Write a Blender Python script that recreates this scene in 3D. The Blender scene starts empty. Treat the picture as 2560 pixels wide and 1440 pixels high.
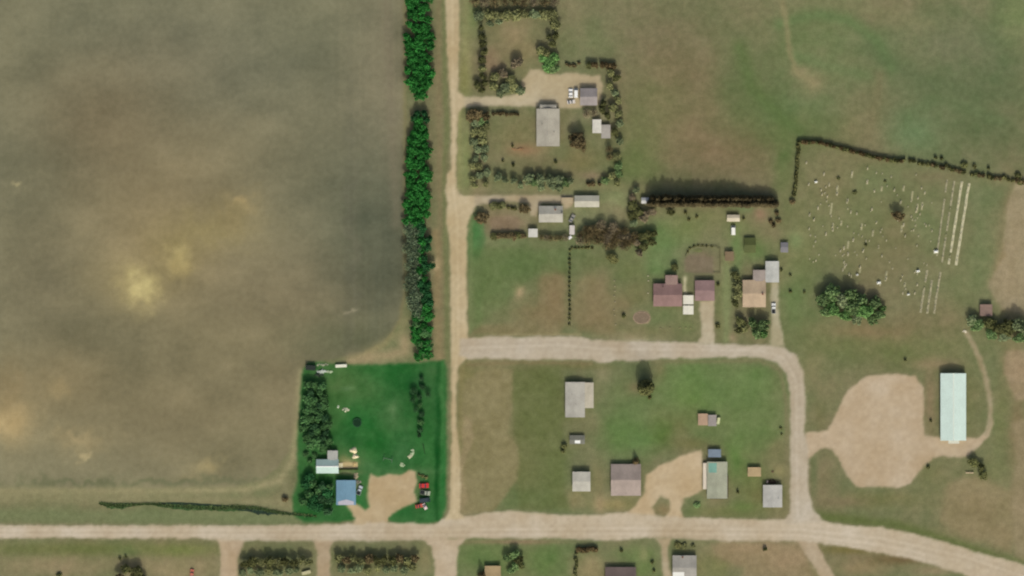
import bpy, math, random
import numpy as np
R = math.radians
sc = bpy.context.scene
COL = sc.collection
rnd = random.Random(7)
S = 0.2                                   # metres per photograph pixel
def P(px, py): return ((px-1280)*S, (720-py)*S)

# ------------------------------------------------------------------ camera
cam = bpy.data.cameras.new('camera'); co = bpy.data.objects.new('camera', cam); COL.objects.link(co)
ALT = 3000.0
cam.lens = 36*ALT/(2560*S); cam.sensor_width = 36; cam.clip_start = 10; cam.clip_end = 20000
co.location = (0, 0, ALT); sc.camera = co
# ------------------------------------------------------------------ light
SUN_EL, SUN_AZ = 43.5, 172                # azimuth clockwise from north
w = bpy.data.worlds.new('World'); sc.world = w; w.use_nodes = True
nt = w.node_tree; bg = nt.nodes['Background']
sky = nt.nodes.new('ShaderNodeTexSky'); sky.sky_type = 'NISHITA'; sky.sun_disc = False
sky.sun_elevation = R(SUN_EL); sky.sun_rotation = R(SUN_AZ); sky.air_density = 1.0; sky.dust_density = 7.0; sky.ozone_density = 0.6
nt.links.new(sky.outputs[0], bg.inputs[0]); bg.inputs[1].default_value = 0.15
sl = bpy.data.lights.new('sun', 'SUN'); sl.energy = 2.2; sl.angle = R(0.6); sl.color = (1, 0.95, 0.86)
so = bpy.data.objects.new('sun', sl); COL.objects.link(so)
so.rotation_euler = (R(90-SUN_EL), 0, R(180-SUN_AZ)); so.location = (0, -200, 200)
vs = sc.view_settings; sc.display_settings.display_device = 'sRGB'
vs.view_transform = 'Standard'; vs.look = 'None'; vs.gamma = 1; vs.exposure = -0.32
try: sc.cycles.filter_width = 2.2
except Exception: pass

# ------------------------------------------------------------------ colour helpers
K = np.array((1.18,1.12,1.09))                                  # brightness of a white level surface in this light
def lin(c):
    c = np.asarray(c, float)/255.
    return np.where(c <= 0.04045, c/12.92, ((c+0.055)/1.055)**2.4)
def alb(c, k=K): return tuple(float(min(0.85, v)) for v in lin(c)/k)

MATS = {}
def mat(name, rgb, rough=0.9, noise=0.12, scale=1.2, metal=0.0, stripes=None, k=K, spec=0.2, objrand=0.0, bump=0.0, patch=0.0):
    if name in MATS: return MATS[name]
    m = bpy.data.materials.new(name); m.use_nodes = True; N = m.node_tree; L = N.links
    b = N.nodes['Principled BSDF']; b.inputs['Roughness'].default_value = rough; b.inputs['Metallic'].default_value = metal
    b.inputs['Specular IOR Level'].default_value = spec
    c = alb(rgb, k)
    tc = N.nodes.new('ShaderNodeTexCoord')
    nz = N.nodes.new('ShaderNodeTexNoise'); nz.inputs['Scale'].default_value = scale; nz.inputs['Detail'].default_value = 5
    L.new(tc.outputs['Object'], nz.inputs['Vector'])
    mr = N.nodes.new('ShaderNodeMapRange'); L.new(nz.outputs[0], mr.inputs[0])
    mr.inputs[1].default_value = 0.3; mr.inputs[2].default_value = 0.7
    mr.inputs[3].default_value = 1-noise; mr.inputs[4].default_value = 1+noise
    val = mr.outputs[0]
    def mul(a, bb):
        q = N.nodes.new('ShaderNodeMath'); q.operation = 'MULTIPLY'; L.new(a, q.inputs[0]); L.new(bb, q.inputs[1]); return q.outputs[0]
    if patch:
        n2 = N.nodes.new('ShaderNodeTexNoise'); n2.inputs['Scale'].default_value = 0.22; n2.inputs['Detail'].default_value = 2
        L.new(tc.outputs['Object'], n2.inputs['Vector'])
        m2 = N.nodes.new('ShaderNodeMapRange'); L.new(n2.outputs[0], m2.inputs[0]); m2.inputs[1].default_value = .35; m2.inputs[2].default_value = .65
        m2.inputs[3].default_value = 1-patch; m2.inputs[4].default_value = 1+patch; val = mul(val, m2.outputs[0])
    if objrand:
        oi = N.nodes.new('ShaderNodeObjectInfo'); m3 = N.nodes.new('ShaderNodeMapRange'); L.new(oi.outputs['Random'], m3.inputs[0])
        m3.inputs[3].default_value = 1-objrand; m3.inputs[4].default_value = 1+objrand; val = mul(val, m3.outputs[0])
    if stripes:
        wv = N.nodes.new('ShaderNodeTexWave'); wv.bands_direction = stripes[0]; wv.inputs['Scale'].default_value = stripes[1]; wv.inputs['Distortion'].default_value = 0.4
        L.new(tc.outputs['Object'], wv.inputs['Vector'])
        m4 = N.nodes.new('ShaderNodeMapRange'); L.new(wv.outputs['Fac'], m4.inputs[0]); m4.inputs[3].default_value = 1-stripes[2]; m4.inputs[4].default_value = 1+stripes[2]*.5
        val = mul(val, m4.outputs[0])
    vm = N.nodes.new('ShaderNodeVectorMath'); vm.operation = 'SCALE'; vm.inputs[0].default_value = c
    L.new(val, vm.inputs['Scale']); L.new(vm.outputs[0], b.inputs['Base Color'])
    MATS[name] = m; return m
LEAFK = 0.60
def leafmat(name, rgb, var=0.34):
    """foliage: three-dimensional noise breaks the crown in light and dark clumps, hue shifts per tree"""
    if name in MATS: return MATS[name]
    m = bpy.data.materials.new(name); m.use_nodes = True; N = m.node_tree; L = N.links
    b = N.nodes['Principled BSDF']; b.inputs['Roughness'].default_value = 0.85; b.inputs['Specular IOR Level'].default_value = 0.12
    geo = N.nodes.new('ShaderNodeNewGeometry'); oi = N.nodes.new('ShaderNodeObjectInfo')
    nz = N.nodes.new('ShaderNodeTexNoise'); nz.inputs['Scale'].default_value = 1.1; nz.inputs['Detail'].default_value = 3
    L.new(geo.outputs['Position'], nz.inputs['Vector'])
    a = N.nodes.new('ShaderNodeMapRange'); L.new(nz.outputs[0], a.inputs[0]); a.inputs[1].default_value = .3; a.inputs[2].default_value = .7
    a.inputs[3].default_value = 1-var; a.inputs[4].default_value = 1+var
    r = N.nodes.new('ShaderNodeMapRange'); L.new(geo.outputs['Random Per Island'], r.inputs[0]); r.inputs[3].default_value = .78; r.inputs[4].default_value = 1.22
    o = N.nodes.new('ShaderNodeMapRange'); L.new(oi.outputs['Random'], o.inputs[0]); o.inputs[3].default_value = .75; o.inputs[4].default_value = 1.25
    q = N.nodes.new('ShaderNodeMath'); q.operation = 'MULTIPLY'; L.new(a.outputs[0], q.inputs[0]); L.new(r.outputs[0], q.inputs[1])
    q2 = N.nodes.new('ShaderNodeMath'); q2.operation = 'MULTIPLY'; L.new(q.outputs[0], q2.inputs[0]); L.new(o.outputs[0], q2.inputs[1])
    vm = N.nodes.new('ShaderNodeVectorMath'); vm.operation = 'SCALE'; vm.inputs[0].default_value = alb(rgb, LEAFK)
    L.new(q2.outputs[0], vm.inputs['Scale']); L.new(vm.outputs[0], b.inputs['Base Color'])
    MATS[name] = m; return m

# ------------------------------------------------------------------ object helpers
def tag(o, label=None, cat=None, group=None, kind=None):
    if label: o['label'] = label
    if cat: o['category'] = cat
    if group: o['group'] = group
    if kind: o['kind'] = kind
    return o
def empty(name, loc, rz=0, label=None, cat=None, group=None):
    o = bpy.data.objects.new(name, None); o.empty_display_size = 0.5; COL.objects.link(o)
    o.location = loc; o.rotation_euler[2] = rz
    return tag(o, label, cat, group)
class MB:
    def __init__(s): s.v = []; s.f = []
    def add(s, vs, fs):
        n = len(s.v); s.v += [tuple(v) for v in vs]; s.f += [tuple(i+n for i in f) for f in fs]; return s
    def box(s, x0, y0, z0, x1, y1, z1):
        return s.add([(x0,y0,z0),(x1,y0,z0),(x1,y1,z0),(x0,y1,z0),(x0,y0,z1),(x1,y0,z1),(x1,y1,z1),(x0,y1,z1)],
                     [(0,3,2,1),(4,5,6,7),(0,1,5,4),(1,2,6,5),(2,3,7,6),(3,0,4,7)])
    def rbox(s, cx, cy, z0, z1, lx, ly, a):
        c, d = math.cos(a), math.sin(a); q = [(-lx/2,-ly/2),(lx/2,-ly/2),(lx/2,ly/2),(-lx/2,ly/2)]
        pts = [(cx+x*c-y*d, cy+x*d+y*c) for x, y in q]
        return s.add([(x,y,z0) for x,y in pts]+[(x,y,z1) for x,y in pts], [(0,3,2,1),(4,5,6,7),(0,1,5,4),(1,2,6,5),(2,3,7,6),(3,0,4,7)])
    def tube(s, p0, p1, r0, r1, n=6):
        p0 = np.array(p0, float); p1 = np.array(p1, float); d = p1-p0; d /= np.linalg.norm(d)
        a = np.cross(d, (0,0,1)) if abs(d[2]) < .95 else np.cross(d, (1,0,0)); a /= np.linalg.norm(a); b = np.cross(d, a)
        vs = []
        for p, r in ((p0,r0),(p1,r1)):
            for i in range(n):
                t = 2*math.pi*i/n; vs.append(p+r*(math.cos(t)*a+math.sin(t)*b))
        return s.add(vs, [(i,(i+1)%n,n+(i+1)%n,n+i) for i in range(n)]+[tuple(range(n))[::-1], tuple(range(n,2*n))])
    def prism(s, prof, x0, x1, axis='x'):
        """profile points (y,z) extruded along x (or (x,z) along y)"""
        n = len(prof)
        if axis == 'x': vs = [(x0,a,b) for a,b in prof]+[(x1,a,b) for a,b in prof]
        else: vs = [(a,x0,b) for a,b in prof]+[(a,x1,b) for a,b in prof]
        return s.add(vs, [tuple(range(n)), tuple(range(n,2*n))[::-1]]+[(i,n+i,n+(i+1)%n,(i+1)%n) for i in range(n)])
    def mesh(s, name, m):
        me = bpy.data.meshes.new(name); me.from_pydata(s.v, [], s.f); me.update(); me.materials.append(m); return me
    def build(s, name, m, parent=None, smooth=False):
        me = s.mesh(name, m)
        import bmesh
        bm = bmesh.new(); bm.from_mesh(me); bmesh.ops.recalc_face_normals(bm, faces=bm.faces); bm.to_mesh(me); bm.free()
        if smooth: me.polygons.foreach_set('use_smooth', [True]*len(me.polygons))
        o = bpy.data.objects.new(name, me); COL.objects.link(o)
        if parent: o.parent = parent
        return o

# ------------------------------------------------------------------ ground plan (photograph pixels)
ROADS = {
 'main_road': ([(-400,1313),(700,1313),(900,1311),(960,1305),(1085,1310),(1112,1296),(1130,1288),(1160,1292),(1200,1284),(1270,1276),(1340,1284),(1480,1288),(1560,1282),(1700,1293),(1800,1296),(1960,1300),(1985,1290),(2035,1296),(2100,1312),(2200,1318),(2290,1334),(2400,1366),(2560,1412),(2960,1540),
            (2960,1720),(2560,1560),(2420,1442),(2330,1410),(2230,1388),(2100,1364),(1990,1352),(1800,1352),(1640,1344),(1500,1352),(1400,1346),(1160,1346),(1090,1350),(900,1352),(560,1352),(500,1346),(-400,1346)], (190,174,143)),
 'north_road': ([(1113,-300),(1150,-300),(1149,60),(1146,150),(1145,225),(1160,240),(1162,262),(1146,280),(1143,340),(1141,460),(1150,486),(1185,490),(1190,516),(1176,540),(1168,570),(1167,700),(1168,800),(1172,845),(1200,850),(1200,885),(1165,898),(1146,920),(1142,960),(1141,1050),(1150,1150),(1152,1220),(1150,1280),(1160,1296),(1115,1300),(1124,1270),(1128,1150),(1128,950),(1126,760),(1124,600),(1116,560),(1116,440),(1126,420),(1127,300),(1122,200),(1116,100)], (188,169,127)),
 'village_street': ([(1150,848),(1210,842),(1340,843),(1450,841),(1480,850),(1640,854),(1760,858),(1860,862),(1925,862),(1960,868),(1990,890),(2008,930),(2013,990),(2013,1080),(2020,1120),(2022,1230),(2034,1275),(2060,1304),(1960,1310),(1975,1282),(1977,1130),(1974,980),(1966,935),(1945,908),(1910,897),(1850,893),(1700,896),(1540,902),(1500,908),(1480,898),(1300,898),(1210,895),(1170,898),(1150,890)], (184,170,142)),
 'south_street': ([(1052,1346),(1165,1346),(1148,1362),(1142,1400),(1140,1760),(1084,1760),(1088,1400),(1078,1368)], (188,170,138)),
}
DRIVES = {
 'farm_drive': ([(918,1200),(926,1186),(950,1192),(975,1184),(1000,1186),(1022,1176),(1040,1180),(1042,1210),(1036,1230),(1044,1252),(1016,1264),(998,1276),(980,1284),(972,1298),(972,1316),(880,1316),(888,1296),(866,1262),(884,1258),(912,1276),(922,1268),(918,1236)], (182,160,118)),
 'homestead_drive': ([(1140,240),(1200,243),(1290,238),(1304,205),(1328,174),(1350,172),(1366,184),(1400,186),(1440,182),(1500,190),(1508,215),(1500,262),(1440,270),(1395,270),(1340,266),(1230,266),(1165,268),(1140,262)], (182,166,128)),
 'cottage_drive': ([(1170,490),(1300,486),(1430,488),(1440,500),(1430,520),(1408,524),(1405,512),(1350,508),(1340,540),(1325,540),(1322,508),(1250,502),(1215,510),(1190,516),(1170,540)], (172,156,120)),
 'garage_drive': ([(1750,752),(1785,752),(1786,860),(1746,860),(1752,840)], (178,164,130)),
 'east_house_drive': ([(1928,704),(1946,704),(1948,800),(1962,866),(1925,868),(1930,800),(1926,740)], (165,155,118)),
 'workshop_drive': ([(1752,1125),(1758,1160),(1756,1225),(1732,1238),(1708,1248),(1702,1275),(1714,1298),(1660,1298),(1676,1280),(1672,1250),(1650,1240),(1630,1268),(1640,1290),(1560,1292),(1590,1260),(1612,1230),(1616,1190),(1650,1165),(1700,1138)], (190,168,128)),
 'gravel_yard': ([(2012,1080),(2040,1078),(2072,1076),(2092,1030),(2120,975),(2165,940),(2230,934),(2290,940),(2308,970),(2311,1088),(2345,1090),(2400,1092),(2440,1096),(2462,1078),(2472,1050),(2482,1052),(2474,1092),(2440,1122),(2415,1140),(2330,1144),(2300,1180),(2275,1212),(2240,1218),(2140,1218),(2116,1190),(2095,1140),(2078,1122),(2050,1122),(2026,1142),(2012,1150)], (184,163,128)),
 'barn_track': ([(2408,828),(2420,828),(2440,858),(2458,900),(2472,950),(2482,1010),(2480,1062),(2466,1090),(2456,1088),(2466,1066),(2471,1020),(2462,960),(2448,910),(2428,868)], (158,146,110)),
 'lane': ([(540,1346),(614,1346),(604,1370),(594,1400),(592,1760),(548,1760),(552,1400),(550,1366)], (178,156,120)),
 'garden_lane': ([(784,1346),(838,1346),(826,1366),(826,1440),(826,1760),(792,1760),(792,1380)], (170,150,115)),
 'cottage_lane': ([(1636,1344),(1680,1344),(1670,1370),(1672,1420),(1684,1445),(1690,1760),(1660,1760),(1660,1440),(1652,1370)], (176,160,125)),
 'field_lane': ([(1988,1348),(2040,1352),(2062,1400),(2090,1445),(2140,1520),(2110,1530),(2062,1460),(2020,1395)], (168,148,112)),
}
FIELD = [(-3000,-3000),(1014,-3000),(1014,740),(1004,790),(986,825),(955,858),(905,884),(840,896),(768,908),(754,925),(748,1000),(738,1080),(722,1130),(694,1170),(645,1204),(585,1218),(300,1222),(0,1224),(-3000,1224)]
FARM = [(756,925),(772,905),(900,912),(1030,908),(1112,900),(1118,930),(1116,1270),(1104,1300),(1075,1310),(985,1308),(965,1300),(880,1302),(850,1306),(760,1306),(735,1290),(730,1245),(745,1200),(742,1100),(750,1000)]

TRACKS = [[(-400,1326),(600,1326),(1100,1326),(1600,1320),(2000,1324),(2200,1345),(2400,1388),(2600,1455)],[(-400,1337),(1100,1337),(1700,1334),(2000,1338),(2200,1362),(2380,1400)],
 [(1130,-100),(1132,200),(1136,300),(1133,460),(1144,560),(1146,860),(1135,950),(1135,1280)],[(1150,870),(1400,862),(1500,872),(1900,876),(1960,895),(1990,950),(1994,1290)]]
def sdist(poly, X, Y):
    """signed distance, negative inside"""
    p = np.array(poly, float); d = np.full(X.shape, 1e9); ins = np.zeros(X.shape, bool)
    for i in range(len(p)):
        ax, ay = p[i]; bx, by = p[(i+1) % len(p)]
        ex, ey = bx-ax, by-ay; t = np.clip(((X-ax)*ex+(Y-ay)*ey)/(ex*ex+ey*ey+1e-9), 0, 1)
        d = np.minimum(d, np.hypot(X-ax-t*ex, Y-ay-t*ey))
        if ay != by:
            c = ((ay > Y) != (by > Y)) & (X < (bx-ax)*(Y-ay)/(by-ay)+ax); ins ^= c
    return np.where(ins, -d, d)
def vnoise(X, Y, s, seed):
    """smooth value noise, 0..1"""
    g = np.random.RandomState(seed).rand(257, 257); x = X/s+1000.37; y = Y/s+1000.71
    xi = np.floor(x).astype(int); yi = np.floor(y).astype(int); fx = x-xi; fy = y-yi
    fx = fx*fx*(3-2*fx); fy = fy*fy*(3-2*fy); q = lambda a, b: g[b % 257, a % 257]
    return (q(xi,yi)*(1-fx)+q(xi+1,yi)*fx)*(1-fy)+(q(xi,yi+1)*(1-fx)+q(xi+1,yi+1)*fx)*fy
def fbm(X, Y, s, seed, o=4):
    v = 0; a = 1; t = 0
    for i in range(o): v = v+a*vnoise(X, Y, s/2**i, seed+i*7); t += a; a *= .55
    return v/t
def ss(e0, e1, x):
    t = np.clip((x-e0)/(e1-e0), 0, 1); return t*t*(3-2*t)

# soft patches of real ground colour: x, y, rx, ry, (r,g,b), strength
FIELD_B = [(200,60,260,120,(112,107,84),.8),(330,380,300,160,(118,106,82),.8),(80,400,160,200,(106,102,80),.7),(600,150,260,160,(110,106,86),.7),(850,60,200,120,(112,108,84),.7),(960,300,90,300,(124,112,90),.6),
 (420,160,160,80,(124,114,90),.5),(250,300,140,120,(122,106,80),.6),(560,380,160,80,(122,112,86),.6),
 (400,620,220,200,(134,116,84),.75),(760,480,120,200,(110,104,81),.6),(900,560,100,240,(98,96,76),.75),(930,720,90,150,(88,88,69),.85),(960,600,60,160,(92,91,72),.7),(700,760,200,120,(128,114,88),.7),(560,860,260,120,(120,108,80),.6),
 (110,720,120,160,(114,104,80),.7),(250,850,140,70,(108,100,76),.6),(150,960,120,80,(130,112,80),.6),(450,1040,260,110,(122,108,80),.7),(700,980,60,120,(126,112,84),.6),(620,1140,120,60,(118,108,80),.6),(860,850,120,50,(100,98,72),.7),
 (350,712,50,44,(154,136,92),.7),(350,720,28,34,(190,172,118),.95),(330,700,90,60,(142,126,88),.4),(440,642,22,28,(186,166,114),.95),(448,665,22,26,(172,150,100),.6),(430,620,60,50,(148,130,88),.6),(520,580,90,40,(146,130,86),.6),(600,497,20,16,(166,144,102),.95),(585,530,50,40,(142,124,84),.6),
 (25,1045,50,50,(172,146,102),.8),(10,1055,26,20,(190,164,118),.8),(15,970,40,60,(138,118,84),.6),(200,1100,60,26,(150,132,96),.7),(215,1134,13,8,(182,162,120),.8),(150,965,20,16,(150,130,92),.6),(190,1095,26,12,(164,144,106),.6),(515,1170,34,22,(152,136,98),.8),(530,1158,20,10,(160,142,100),.6),(225,1203,12,6,(165,150,118),.8),
 (33,472,4,6,(165,150,110),.8),(877,785,9,4,(175,160,130),.8),(480,1190,30,10,(140,126,92),.5),(300,1208,600,10,(102,102,72),.7),(880,600,12,260,(104,98,80),.5),(940,620,10,260,(100,98,78),.4)]
R_B = [ # grass and bare soil east of the shelterbelt
 (1500,60,130,90,(112,108,78),.7),(1480,110,60,60,(108,114,74),.6),(1440,50,30,80,(128,118,86),.6),(1700,60,120,100,(116,108,78),.7),(1640,120,60,60,(118,104,78),.6),(1720,190,90,70,(124,104,78),.7),(1700,330,150,120,(122,104,74),.7),(1850,370,110,60,(126,102,76),.8),(1640,250,60,80,(110,108,70),.6),(1850,190,60,120,(92,100,62),.7),(1900,290,80,70,(94,100,60),.7),(1590,420,60,40,(96,108,60),.8),(1600,360,40,60,(100,106,62),.6),(1965,410,26,90,(86,102,56),.8),(1880,60,70,80,(118,112,80),.6),
 (2010,110,80,70,(100,110,68),.7),(2090,100,90,80,(104,114,72),.7),(2200,120,120,60,(102,112,74),.7),(2210,25,70,40,(130,116,86),.8),(2350,80,120,80,(108,112,78),.6),(2300,230,140,90,(96,104,70),.7),(2470,160,110,120,(94,102,70),.7),(2470,330,130,70,(92,100,66),.7),(2280,340,60,50,(98,120,80),.8),(2120,320,60,50,(120,110,76),.7),(2180,250,30,70,(118,110,78),.6),(2000,270,90,40,(96,112,70),.7),(2540,40,40,60,(114,124,78),.7),(2100,170,70,40,(112,112,76),.6),(2000,330,80,40,(96,108,62),.6),(2370,110,60,30,(116,112,86),.5),
 (2030,205,26,24,(140,126,92),.8),(2000,180,26,14,(138,126,92),.7),
 (2150,500,160,110,(118,112,76),.8),(2150,570,90,60,(106,114,72),.7),(2200,450,60,30,(108,116,76),.6),(2080,460,50,60,(122,112,78),.6),(2240,600,90,60,(118,106,74),.6),(2320,560,40,70,(104,116,74),.6),(2110,640,90,50,(116,110,74),.6),(2450,480,30,60,(112,116,80),.6),(2460,640,36,120,(108,116,76),.8),(2540,560,22,100,(142,118,88),.8),(2535,700,36,110,(150,124,92),.85),(2510,720,20,60,(158,132,100),.7),(2530,616,22,12,(160,134,104),.7),(2330,440,60,14,(124,110,80),.6),(2400,720,50,80,(112,116,76),.6),(2480,450,50,20,(118,114,78),.5),
 (2220,830,90,26,(126,106,76),.8),(2320,810,90,40,(120,108,76),.7),(2150,828,60,14,(130,110,78),.6),(2090,870,60,40,(98,106,64),.8),(2250,890,90,30,(102,104,62),.8),(2200,860,200,20,(106,106,64),.5),(2000,640,40,90,(112,112,70),.7),(1990,760,40,80,(94,112,64),.8),(2040,830,50,30,(118,112,74),.5),(2360,880,60,40,(116,116,76),.6),
 (2060,960,60,40,(128,116,84),.8),(2050,1040,20,40,(112,104,68),.7),(2030,900,30,40,(118,112,74),.6),(2390,1000,70,110,(120,112,74),.6),(2325,1000,14,70,(136,114,86),.8),(2335,910,60,12,(142,120,90),.6),(2545,930,26,50,(156,126,94),.85),(2545,1080,26,80,(136,112,82),.8),(2500,1050,18,80,(112,112,70),.7),(2480,1180,40,40,(122,118,78),.6),(2550,1260,24,60,(152,126,94),.8),(2440,1260,80,50,(136,118,86),.8),(2330,1190,40,30,(122,114,76),.7),(2200,1250,90,22,(114,108,68),.8),(2060,1200,26,70,(122,108,78),.7),(2034,1180,8,60,(100,104,68),.7),(2110,1255,60,12,(120,104,76),.6),(2400,1330,60,26,(140,120,88),.6),(2520,1340,50,30,(134,116,84),.6),
 (1165,120,14,150,(132,128,84),.8),(1160,200,12,50,(128,122,74),.7),(1165,400,16,90,(124,128,80),.8),(1185,40,14,40,(112,122,74),.7),(1280,90,50,40,(142,122,90),.8),(1240,150,26,26,(148,118,94),.8),(1310,130,40,40,(134,118,82),.7),(1330,190,20,10,(134,118,80),.6),(1290,340,60,50,(122,110,74),.8),(1312,375,34,14,(142,110,80),.8),(1350,410,70,20,(120,106,74),.6),(1450,400,40,40,(120,106,68),.7),(1425,310,14,20,(150,136,108),.5),(1420,300,14,30,(106,102,66),.6),(1500,290,30,30,(150,138,110),.6),(1480,440,30,10,(134,112,88),.6),(1250,450,60,20,(112,112,74),.7),(1440,470,200,8,(128,122,84),.6),
 (1540,500,30,20,(136,142,96),.8),(1530,530,50,26,(136,124,90),.7),(1440,535,40,26,(134,130,94),.6),(1262,558,36,16,(132,108,84),.9),(1262,558,34,14,(134,110,86),.5),(1190,585,16,40,(66,108,56),.95),(1182,620,14,30,(80,108,60),.7),(1310,545,20,20,(134,128,96),.6),(1260,605,60,8,(110,118,78),.6),
 (1290,660,100,40,(90,104,60),.9),(1230,710,40,60,(92,106,60),.7),(1380,680,60,60,(96,102,64),.6),(1385,745,26,60,(136,108,78),.8),(1340,780,70,30,(128,108,76),.7),(1298,728,12,16,(168,142,108),.85),(1195,770,12,60,(98,112,66),.7),(1270,830,70,10,(122,112,76),.7),(1480,650,50,30,(100,106,66),.7),(1490,740,40,60,(128,108,78),.8),(1500,800,60,24,(130,108,78),.6),(1480,700,26,14,(130,118,84),.6),(1580,680,40,30,(104,108,64),.7),(1600,640,50,30,(112,112,74),.6),(1590,735,40,20,(114,106,68),.6),(1560,760,26,20,(128,108,76),.6),
 (1660,600,50,40,(100,124,72),.8),(1720,570,60,30,(112,118,70),.7),(1650,670,30,30,(98,122,70),.7),(1780,540,60,20,(116,116,74),.6),(1865,520,26,12,(100,118,74),.6),(1900,535,14,16,(140,112,88),.8),(1930,590,30,40,(122,110,78),.6),(1860,570,30,20,(112,118,72),.6),(1890,630,40,30,(92,116,62),.8),(1840,640,14,60,(98,122,68),.7),(1816,720,14,90,(118,124,80),.8),(1823,642,12,14,(132,108,82),.7),(1990,600,16,20,(116,132,84),.6),(1610,830,60,12,(116,110,72),.6),(1660,790,50,26,(100,110,68),.8),(1560,840,60,10,(134,122,90),.7),(1720,820,30,20,(108,114,70),.7),(1800,800,10,50,(106,106,66),.6),(1830,845,10,12,(158,132,104),.7),(1590,850,50,6,(160,148,114),.6),
 (1755,650,40,30,(124,106,84),.9),(1740,655,20,14,(128,108,92),.7),(1750,800,0.1,0.1,(0,0,0),0),
 (1225,960,50,60,(134,120,84),.85),(1190,1050,40,60,(128,112,80),.7),(1240,1130,50,60,(122,110,74),.7),(1160,1240,16,40,(160,138,106),.6),(1158,1200,10,60,(124,108,74),.7),(1160,930,20,20,(112,102,60),.7),(1180,960,20,40,(116,108,66),.6),(1340,950,60,50,(100,98,58),.85),(1350,1050,60,60,(92,98,54),.8),(1270,1155,10,6,(150,138,110),.6),(1300,1180,70,60,(112,106,66),.6),(1330,1250,80,30,(92,106,62),.8),(1390,1180,26,60,(96,106,58),.7),
 (1440,1245,30,20,(140,122,88),.8),(1500,1255,14,26,(156,134,104),.8),(1494,1200,16,40,(126,114,78),.6),(1540,1262,50,14,(142,126,82),.7),(1500,930,20,24,(150,134,104),.6),(1450,915,60,8,(110,102,64),.7),
 (1560,1000,50,60,(98,108,66),.7),(1560,1080,50,50,(86,114,56),.85),(1610,1100,30,30,(88,118,62),.8),(1590,1030,40,30,(104,116,74),.6),(1650,930,20,22,(136,114,84),.7),(1590,970,20,14,(132,112,82),.6),(1730,960,60,60,(92,118,60),.9),(1740,1000,50,30,(92,120,52),.7),(1690,1060,50,30,(106,100,60),.8),(1650,1080,24,30,(84,104,46),.8),(1850,990,90,60,(94,116,64),.85),(1880,950,50,26,(98,120,66),.7),(1945,960,14,50,(116,112,76),.7),(1900,1080,50,50,(98,114,64),.8),(1840,1130,30,60,(88,116,56),.9),(1880,1200,40,60,(98,112,60),.7),(1890,1230,26,30,(112,104,64),.7),(1730,1110,50,16,(112,104,64),.6),(1760,1085,60,20,(96,108,66),.6),(1940,1130,26,40,(114,108,70),.6),(1950,1180,18,14,(150,136,94),.7),(1960,1240,8,50,(106,104,66),.7),
 (1660,1275,26,14,(128,112,78),1.),(1740,1260,20,26,(104,114,70),.9),(1820,1280,80,14,(108,108,64),.7),(1860,1265,30,12,(96,112,58),.6),
 (250,1372,300,16,(106,106,62),.9),(450,1375,60,12,(112,116,64),.7),(150,1410,200,26,(138,122,90),.9),(450,1420,90,30,(142,126,92),.9),(320,1380,30,14,(96,108,64),.6),(700,1400,90,30,(112,114,76),.8),(950,1400,110,30,(116,112,74),.8),(1065,1400,16,30,(138,122,88),.6),
 (1230,1390,90,50,(88,110,58),.9),(1370,1400,50,40,(86,108,56),.9),(1280,1355,120,5,(140,114,88),.7),(1480,1410,40,26,(144,128,92),.85),(1480,1440,40,26,(150,128,92),.6),(1590,1385,50,22,(100,114,66),.85),(1610,1420,30,30,(94,112,60),.8),(1610,1385,10,14,(140,134,92),.6),(1700,1365,26,12,(104,102,64),.8),(1830,1390,80,30,(136,116,84),.8),(1760,1420,30,30,(126,118,78),.7),(1800,1420,20,30,(118,116,70),.6),(1880,1370,60,14,(160,134,102),.8),(1960,1400,50,30,(152,124,94),.85),(2150,1420,60,18,(140,120,86),.8),(2040,1430,20,26,(120,110,72),.6),(2120,1374,60,10,(112,100,58),.9),(2250,1398,70,12,(110,90,60),.9),(2330,1425,60,12,(140,122,92),.8)]
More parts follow.
